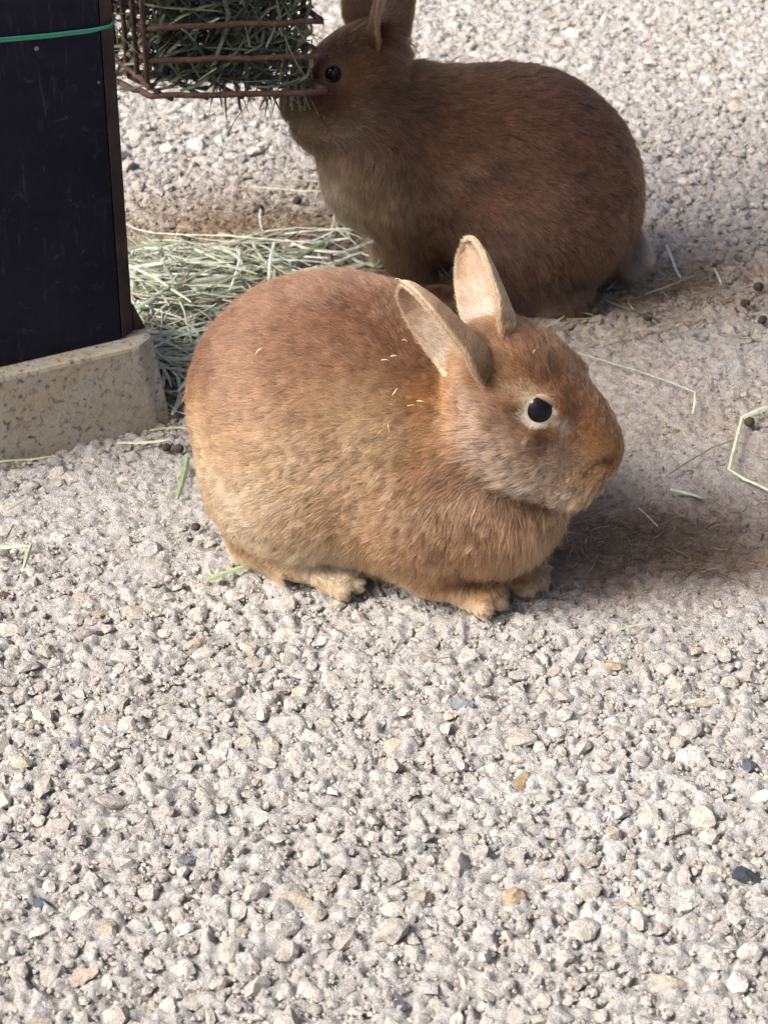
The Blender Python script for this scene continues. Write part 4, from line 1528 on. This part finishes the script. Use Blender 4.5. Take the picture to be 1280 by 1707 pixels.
# markings of the near coat and painted shade along its jaw, found on its surface: (pixel in the photo, radius in m, colour, strength)
MARKS_F = []
for (px, py, r, c, s_) in [
        (906, 742, .0068, (0.07, 0.026, 0.014), 1.0), (902, 757, .0055, (0.08, 0.032, 0.018), .95),
        (866, 658, .0070, (0.72, 0.58, 0.40), .75), (886, 655, .0045, (0.66, 0.52, 0.36), .5),
        (942, 718, .0040, (0.78, 0.72, 0.64), .7), (930, 706, .0035, (0.80, 0.74, 0.66), .7),
        (974, 791, .0024, (0.05, 0.024, 0.014), 1.0), (980, 787, .0024, (0.05, 0.024, 0.014), 1.0), (987, 781, .0022, (0.06, 0.028, 0.016), .95), (995, 774, .0022, (0.07, 0.034, 0.02), .9),
        (1008, 768, .0028, (0.04, 0.016, 0.010), 1.0), (1018, 771, .0026, (0.05, 0.02, 0.012), .95),
        (952, 816, .0024, (0.06, 0.03, 0.018), .95), (960, 816, .0024, (0.06, 0.03, 0.018), .9), (969, 814, .0022, (0.08, 0.04, 0.024), .85),
        (1000, 800, .010, (0.47, 0.30, 0.17), .7), (1010, 735, .010, (0.38, 0.21, 0.10), .6), (975, 665, .014, (0.33, 0.18, 0.10), .6),
        (930, 770, .012, (0.50, 0.40, 0.32), .5), (860, 770, .016, (0.50, 0.38, 0.28), .5), (880, 815, .012, (0.60, 0.51, 0.42), .6), (940, 830, .010, (0.62, 0.53, 0.43), .6),
        (750, 665, .008, (0.46, 0.23, 0.085), .6), (765, 700, .007, (0.44, 0.22, 0.09), .5), (742, 640, .006, (0.44, 0.22, 0.09), .5),
        (385, 840, .020, (0.84, 0.72, 0.54), .85), (345, 790, .018, (0.74, 0.60, 0.41), .75), (335, 720, .016, (0.62, 0.45, 0.30), .5), (440, 840, .022, (0.66, 0.51, 0.34), .6), (430, 890, .014, (0.80, 0.68, 0.50), .7), (350, 850, .008, (0.50, 0.30, 0.14), .6), (395, 900, .010, (0.50, 0.30, 0.15), .6),
        (520, 925, .012, (0.74, 0.64, 0.50), .6), (570, 930, .012, (0.70, 0.62, 0.52), .6), (625, 955, .012, (0.84, 0.78, 0.68), .8), (660, 965, .010, (0.82, 0.75, 0.64), .7),
        (600, 700, .030, (0.66, 0.50, 0.32), .55), (660, 730, .024, (0.64, 0.48, 0.30), .5), (480, 760, .026, (0.62, 0.46, 0.29), .5), (520, 660, .020, (0.56, 0.37, 0.22), .35), (420, 660, .022, (0.52, 0.32, 0.20), .4),
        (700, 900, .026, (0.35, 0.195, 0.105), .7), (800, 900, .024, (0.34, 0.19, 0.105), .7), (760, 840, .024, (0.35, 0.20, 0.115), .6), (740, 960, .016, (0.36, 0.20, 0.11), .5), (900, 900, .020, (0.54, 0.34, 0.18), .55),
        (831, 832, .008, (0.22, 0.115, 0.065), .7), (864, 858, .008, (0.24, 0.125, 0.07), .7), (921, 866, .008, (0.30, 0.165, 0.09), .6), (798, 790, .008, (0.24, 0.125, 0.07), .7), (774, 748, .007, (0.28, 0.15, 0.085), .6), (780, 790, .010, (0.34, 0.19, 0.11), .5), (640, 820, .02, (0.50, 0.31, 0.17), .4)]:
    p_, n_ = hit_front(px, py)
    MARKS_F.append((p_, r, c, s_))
MARKS_B = []  # far coat markings, plus haunch fold light and shade painted as colour
for (px, py, r, c, s_) in [
        (752, 300, .008, (0.50, 0.31, 0.20), .7), (775, 282, .008, (0.48, 0.29, 0.18), .7), (805, 266, .008, (0.44, 0.26, 0.17), .65), (840, 258, .008, (0.40, 0.24, 0.15), .6),
        (735, 330, .010, (0.34, 0.22, 0.14), .6), (785, 302, .008, (0.09, 0.05, 0.035), .75), (815, 286, .008, (0.09, 0.05, 0.035), .7), (845, 276, .008, (0.10, 0.055, 0.04), .6), (965, 290, .007, (0.09, 0.05, 0.035), .7), (940, 250, .007, (0.10, 0.055, 0.04), .6), (890, 275, .012, (0.28, 0.15, 0.09), .4),
        (900, 480, .016, (0.16, 0.12, 0.11), .6), (960, 475, .016, (0.15, 0.11, 0.10), .6), (1010, 450, .016, (0.20, 0.13, 0.10), .5),
        (900, 506, .007, (0.50, 0.36, 0.24), .7), (950, 508, .007, (0.48, 0.34, 0.22), .7), (850, 420, .020, (0.32, 0.21, 0.15), .5), (900, 400, .020, (0.30, 0.19, 0.13), .4), (940, 360, .022, (0.30, 0.17, 0.11), .4),
        (660, 230, .028, (0.13, 0.075, 0.055), .6), (700, 180, .024, (0.12, 0.07, 0.05), .5), (730, 400, .012, (0.40, 0.28, 0.18), .6), (690, 370, .018, (0.44, 0.30, 0.18), .6), (640, 330, .016, (0.48, 0.33, 0.19), .6),
        (590, 340, .016, (0.66, 0.50, 0.32), .8), (560, 310, .012, (0.86, 0.72, 0.52), .8), (620, 390, .014, (0.62, 0.47, 0.30), .7), (530, 275, .010, (0.70, 0.52, 0.32), .7), (650, 440, .014, (0.16, 0.085, 0.055), .6), (1050, 300, .016, (0.34, 0.17, 0.08), .5)]:
    p_, n_ = hit_on(px, py, back_prims, BR_POS, BR_ROT)
    MARKS_B.append((p_, r, c, s_))

# --- colouring and lie of the two coats
def col_front(P, H, eyes):
    n = fbm(P, 38, 3, 5)[:, None] - 0.5
    n2 = fbm(P, 110, 2, 9) - 0.5
    z = P[:, 2] + n[:, 0] * 0.05
    top = np.array((0.265, 0.140, 0.086)); flank = np.array((0.46, 0.285, 0.155)); low = np.array((0.58, 0.42, 0.25)); belly = np.array((0.74, 0.62, 0.46))
    side = np.clip(np.abs(P[:, 1]) / 0.085, 0, 1)
    c = mixv(flank, top, sstep(0.105, 0.165, z + (1 - side) * 0.03))
    c = mixv(c, low, sstep(0.07, 0.03, z) * sstep(0.09, -0.02, P[:, 0]) * 0.9)
    c = mixv(c, belly, sstep(0.030, 0.018, z) * (P[:, 0] < 0.06) * (np.abs(P[:, 1]) < 0.07))
    c = mixv(c, (0.66, 0.47, 0.27), sstep(-0.075, -0.125, P[:, 0]) * sstep(0.12, 0.05, z) * 0.8)
    c = mixv(c, (0.40, 0.225, 0.12), sstep(0.055, 0.095, P[:, 0]) * 0.6)
    # nape: bright orange tuft behind the ears
    nape = np.exp(-(((P - np.array((0.072, -0.035, 0.145))) / np.array((0.020, 0.022, 0.026))) ** 2).sum(1))
    c = mixv(c, (0.56, 0.27, 0.085), np.clip(nape * 0.8, 0, 0.5))
    c = mixv(c, (0.66, 0.54, 0.38), sstep(0.019, 0.008, P[:, 2]) * 0.8)          # pale toes
    # head
    hd = sstep(1.0, 0.85, np.sqrt((((H - np.array((0.012, 0, -0.004))) / np.array((0.066, 0.060, 0.056))) ** 2).sum(1)))
    hx, hy, hz = H[:, 0], np.abs(H[:, 1]), H[:, 2]
    face = mixv((0.28, 0.150, 0.084), (0.38, 0.27, 0.195), sstep(0.010, -0.014, hz + n2 * 0.02) * sstep(0.008, 0.018, hy))
    face = mixv(face, (0.56, 0.455, 0.36), sstep(-0.022, -0.040, hz + n2 * 0.02) * 0.8)
    face = mixv(face, (0.45, 0.27, 0.14), sstep(0.040, 0.052, hx) * 0.7)
    face = mixv(face, (0.055, 0.022, 0.012), np.exp(-(((H - np.array((0.054, 0.0085, -0.0105))) / np.array((0.006, 0.0045, 0.0022))) ** 2).sum(1)) * (hx > 0.04))
    face = mixv(face, (0.13, 0.050, 0.024), np.exp(-((np.stack([hx - 0.017, hz + 0.0085], 1) / np.array((0.0042, 0.0062))) ** 2).sum(1)) * (hy > 0.012) * 0.95)
    c = mixv(c, face, hd)
    eyes_fw = f_HM @ np.array([1.0, 0, 0])
    for ec, gz in eyes:
        d = np.linalg.norm(P - ec, axis=1)
        q = (P - ec) @ np.array([0, 0, 1.0])
        c = mixv(c, (0.86, 0.80, 0.70), sstep(0.0160, 0.0136, d + 0.0040 * sstep(-0.003, 0.005, q) - 0.0008 * sstep(0.002, -0.010, (P - ec) @ eyes_fw) + n2 * 0.006) * 0.9)
    jig = (np.stack([fbm(P, 150, 2, 41), fbm(P, 150, 2, 43), fbm(P, 150, 2, 45)], 1) - 0.5)
    for p_, r, cc, s_ in MARKS_F:
        m_ = np.exp(-(((P + jig * min(r * 0.8, 0.012) - p_) / r) ** 2).sum(1))
        c = mixv(c, cc, np.clip(m_ * 1.25, 0, 1) * s_)
    return c * (1 + 0.3 * n) * np.array((0.80, 0.765, 0.725))


def groom_front(P, N, H, eyes, HM):
    n = len(P)
    wav = np.stack([fbm(P, 45, 2, 21), fbm(P, 45, 2, 33), fbm(P, 45, 2, 47)], 1) - 0.5
    z = P[:, 2]
    flow = np.tile(np.array([-1.0, 0, -0.30]), (n, 1))
    dn = np.array([-0.45, 0, -1.0])
    flow = mixv(flow, dn, sstep(0.12, 0.03, z))
    flow = mixv(flow, (-0.15, 0, -1.0), sstep(0.06, 0.10, P[:, 0]) * sstep(0.13, 0.09, z))
    flow = mixv(flow, (0.9, 0, -0.5), sstep(0.026, 0.016, z))
    L = np.full(n, 0.0085)
    L = L + 0.004 * sstep(0.09, 0.03, z)
    L = L + 0.003 * sstep(0.05, 0.09, P[:, 0])
    L = L * (1 - 0.72 * sstep(0.026, 0.017, z) * ((P[:, 0] > -0.035)))
    lift = np.full(n, 0.38)
    hd = sstep(1.0, 0.82, np.sqrt((((H - np.array((0.012, 0, -0.004))) / np.array((0.066, 0.060, 0.056))) ** 2).sum(1)))
    hx, hy, hz = H[:, 0], np.abs(H[:, 1]), H[:, 2]
    hf = np.stack([-np.ones(n), np.sign(H[:, 1]) * 0.1, np.where(hz < 0, -1.1 * sstep(0.0, -0.02, hz), 0.15)], 1) @ HM.T
    flow = mixv(flow, hf, hd)
    hL = np.interp(hx, [-0.05, 0.0, 0.03, 0.055], [0.0085, 0.0078, 0.0055, 0.0028]) + 0.0045 * sstep(-0.012, -0.035, hz) * (hx < 0.035)
    L = L * (1 - hd) + hL * hd
    lift = lift * (1 - hd) + 0.36 * hd
    for ec, gz in eyes:
        d = np.linalg.norm(P - ec, axis=1)
        w = sstep(0.020, 0.0125, d)
        out = nrm(P - ec - gz * ((P - ec) @ gz)[:, None])
        flow = mixv(flow, out * 0.6 + nrm(hf) * 0.8, w)
        L = L * (1 - 0.50 * w)
        lift = lift * (1 - 0.4 * w)
    return nrm(flow) + wav * 0.9, L, lift * (0.75 + 0.5 * rng.random(n))


def col_back(P, H, eyes):
    n = fbm(P, 34, 3, 61)[:, None] - 0.5
    n2 = fbm(P, 110, 2, 69) - 0.5
    z = P[:, 2] + n[:, 0] * 0.05
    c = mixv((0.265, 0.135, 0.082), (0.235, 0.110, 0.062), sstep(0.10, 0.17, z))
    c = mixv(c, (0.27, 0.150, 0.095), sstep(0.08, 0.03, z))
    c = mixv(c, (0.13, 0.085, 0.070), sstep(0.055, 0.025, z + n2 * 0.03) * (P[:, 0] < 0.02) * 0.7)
    chest = sstep(0.055, 0.105, P[:, 0] + n2 * 0.02) * sstep(0.165, 0.125, z)
    c = mixv(c, (0.36, 0.24, 0.135), chest)
    c = mixv(c, (0.62, 0.54, 0.44), sstep(0.10, 0.135, P[:, 0]) * sstep(0.13, 0.09, z) * 0.7)
    c = mixv(c, (0.40, 0.21, 0.09), np.exp(-(((P - np.array((0.062, 0, 0.19))) / np.array((0.03, 0.06, 0.025))) ** 2).sum(1)) * 0.8)
    c = mixv(c, (0.68, 0.60, 0.50), sstep(-0.100, -0.115, P[:, 0]) * sstep(0.055, 0.040, P[:, 2]))   # tail underside
    c = mixv(c, (0.50, 0.41, 0.31), sstep(0.016, 0.008, P[:, 2]) * 0.8)
    hd = sstep(1.0, 0.85, np.sqrt((((H - np.array((0.012, 0, -0.004))) / np.array((0.066, 0.060, 0.056))) ** 2).sum(1)))
    hx, hy, hz = H[:, 0], np.abs(H[:, 1]), H[:, 2]
    face = mixv((0.22, 0.115, 0.062), (0.26, 0.165, 0.105), sstep(0.0, -0.03, hz))
    face = mixv(face, (0.48, 0.38, 0.27), sstep(-0.030, -0.044, hz + n2 * 0.02) * 0.8)
    face = mixv(face, (0.40, 0.29, 0.18), sstep(0.035, 0.052, hx) * 0.7)
    c = mixv(c, face, hd)
    for ec, gz in eyes:
        d = np.linalg.norm(P - ec, axis=1)
        c = mixv(c, (0.26, 0.18, 0.12), sstep(0.0150, 0.0125, d) * 0.6)
    jig = (np.stack([fbm(P, 120, 2, 141), fbm(P, 120, 2, 143), fbm(P, 120, 2, 145)], 1) - 0.5)
    for p_, r, cc, s_ in MARKS_B:
        m_ = np.exp(-(((P + jig * 0.012 - p_) / r) ** 2).sum(1))
        c = mixv(c, cc, np.clip(m_ * 1.25, 0, 1) * s_)
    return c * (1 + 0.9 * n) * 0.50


def groom_back(P, N, H, eyes, HM):
    n = len(P)
    wav = np.stack([fbm(P, 45, 2, 121), fbm(P, 45, 2, 133), fbm(P, 45, 2, 147)], 1) - 0.5
    z = P[:, 2]
    flow = np.tile(np.array([-1.0, 0, -0.45]), (n, 1))
    flow = mixv(flow, (-0.35, 0, -1.0), sstep(0.12, 0.04, z))
    flow = mixv(flow, (-0.05, 0, -1.0), sstep(0.04, 0.09, P[:, 0]) * sstep(0.17, 0.13, z))
    flow = mixv(flow, (0.9, 0, -0.5), sstep(0.024, 0.014, z) * (P[:, 0] > 0.0))
    L = np.full(n, 0.0085) + 0.004 * sstep(0.09, 0.03, z) + 0.004 * sstep(0.05, 0.09, P[:, 0])
    L = L * (1 - 0.6 * sstep(0.024, 0.014, z) * (P[:, 0] > 0.0))
    L = L + 0.006 * sstep(-0.100, -0.115, P[:, 0]) * sstep(0.055, 0.040, z)
    lift = np.full(n, 0.34)
    hd = sstep(1.0, 0.82, np.sqrt((((H - np.array((0.012, 0, -0.004))) / np.array((0.066, 0.060, 0.056))) ** 2).sum(1)))
    hx, hz = H[:, 0], H[:, 2]
    hf = np.stack([-np.ones(n), np.sign(H[:, 1]) * 0.1, np.where(hz < 0, -0.9 * sstep(0.0, -0.02, hz), 0.15)], 1) @ HM.T
    flow = mixv(flow, hf, hd)
    hL = np.interp(hx, [-0.05, 0.0, 0.03, 0.055], [0.0065, 0.0058, 0.0040, 0.0024]) + 0.003 * sstep(-0.012, -0.035, hz) * (hx < 0.035)
    L = L * (1 - hd) + hL * hd
    lift = lift * (1 - hd) + 0.28 * hd
    for ec, gz in eyes:
        d = np.linalg.norm(P - ec, axis=1)
        w = sstep(0.021, 0.0145, d)
        out = nrm(P - ec - gz * ((P - ec) @ gz)[:, None])
        flow = mixv(flow, out * 0.8 + nrm(hf) * 0.6, w)
        L = L * (1 - 0.55 * w)
    return nrm(flow) + wav * 0.8, L, lift * (0.75 + 0.5 * rng.random(n))


def into(h, dep=0.015):
    return np.array(h[0]) - np.array(h[1]) * dep


f_ears = [
    (into(hit_on(812, 634)), loc_of(FR_POS, FR_ROT, spot_at(671, 473, 1.318)), dir_of(FR_ROT, (-0.90, -0.46, -0.20)), 0.0365),
    (into(hit_on(858, 572)), loc_of(FR_POS, FR_ROT, spot_at(776, 402, 1.375)), dir_of(FR_ROT, (-0.82, -0.56, 0.0)), 0.0310),
]
b_ears = [
    (into(hit_on(640, 92, back_prims, BR_POS, BR_ROT)), loc_of(BR_POS, BR_ROT, spot_at(668, -85, 1.790)), dir_of(BR_ROT, (0.80, -0.60, 0.0)), 0.0300),
    (loc_of(BR_POS, BR_ROT, spot_at(612, 62, 1.806)), loc_of(BR_POS, BR_ROT, spot_at(606, -80, 1.840)), dir_of(BR_ROT, (-0.3, 0.8, 0.0)), 0.0215),
]
style_f = dict(top_sleek=True, clump=0.80, per=24, jitter=0.34, colour=col_front, groom=groom_front, lid=(0.88, 0.84, 0.79), lid_top=(0.30, 0.20, 0.13), ear_out=(0.40, 0.25, 0.14), ear_rim=(0.70, 0.56, 0.36), ear_in=(0.66, 0.55, 0.44), guard_col=(0.70, 0.48, 0.28), guard=0.07)
style_b = dict(top_sleek=False, colour=col_back, groom=groom_back, lid=(0.11, 0.08, 0.055), lid_top=(0.08, 0.05, 0.035), ear_out=(0.17, 0.105, 0.070), ear_rim=(0.45, 0.32, 0.18), ear_in=(0.42, 0.27, 0.17), guard_col=(0.45, 0.30, 0.18), guard=0.05)
f_claws = [((0.0215 - abs(t) * 0.004, sd_ * 0.054 + t * 0.0105, 0.0085), (1, 0, -0.25)) for sd_ in (-1, 1) for t in (-1, 0, 1)]
b_claws = [((0.052, sd_ * 0.056 + t * 0.006, 0.008), (1, 0, -0.25)) for sd_ in (-1, 1) for t in (-1, 0, 1)]

make_rabbit('ginger rabbit crouching in front of the other, facing right with ears swept back', front_prims, FR_POS, FR_ROT,
            (-0.17, -0.125, -0.004), (0.235, 0.125, 0.240), (f_hc, f_HM, 1.06), style_f, N_FRONT, f_ears, f_claws)
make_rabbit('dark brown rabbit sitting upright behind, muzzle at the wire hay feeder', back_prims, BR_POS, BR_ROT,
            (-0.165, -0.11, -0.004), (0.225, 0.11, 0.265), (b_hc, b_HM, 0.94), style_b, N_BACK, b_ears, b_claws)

# ------------------------------------------------------------------ hay crumbs caught in the near rabbit's coat
for (px, py, ang, ln) in ((437, 590, 1.0, .0065), (655, 470, 0.5, .006), (661, 478, -0.5, .008), (640, 604, 0.6, .005), (655, 598, 0.7, .005), (705, 575, 1.5, .004), (672, 574, 0.3, .004), (657, 655, 1.6, .006),
                          (700, 671, 0.5, .0055), (683, 677, 0.8, .004), (648, 713, 2.4, .005), (885, 592, 1.6, .004), (838, 562, -0.3, .005)):
    p, n = hit_front(px, py)
    t1 = nrm(np.cross(n, [0.0, 1.0, 0.2])); t2 = np.cross(n, t1)
    d = math.cos(ang) * t1 + math.sin(ang) * t2
    c = p + n * 0.0042
    W_ = Matrix.Rotation(FR_ROT, 3, 'Z') @ Vector(c) + FR_POS
    dw = Matrix.Rotation(FR_ROT, 3, 'Z') @ Vector(d)
    nw = Matrix.Rotation(FR_ROT, 3, 'Z') @ Vector(n)
    P_ = np.array([tuple(dw * (t * ln) + nw * (0.0014 * (1 - 4 * t * t))) for t in (-.5, -.25, 0, .25, .5)])
    V_, F_, C_ = blades([(P_, 0.0004, 0.00025, np.array((0.74, 0.66, 0.46)))])
    me = mesh_np('hay_crumb', V_, F_, False); vcol(me, 'coat', C_)
    o = obj('hay_crumb', me, hay_mat)
    o.location = W_
    tag(o, 'tiny pale hay crumb caught in the ginger rabbit\'s coat', 'hay crumb', 'hay crumbs on the ginger rabbit')
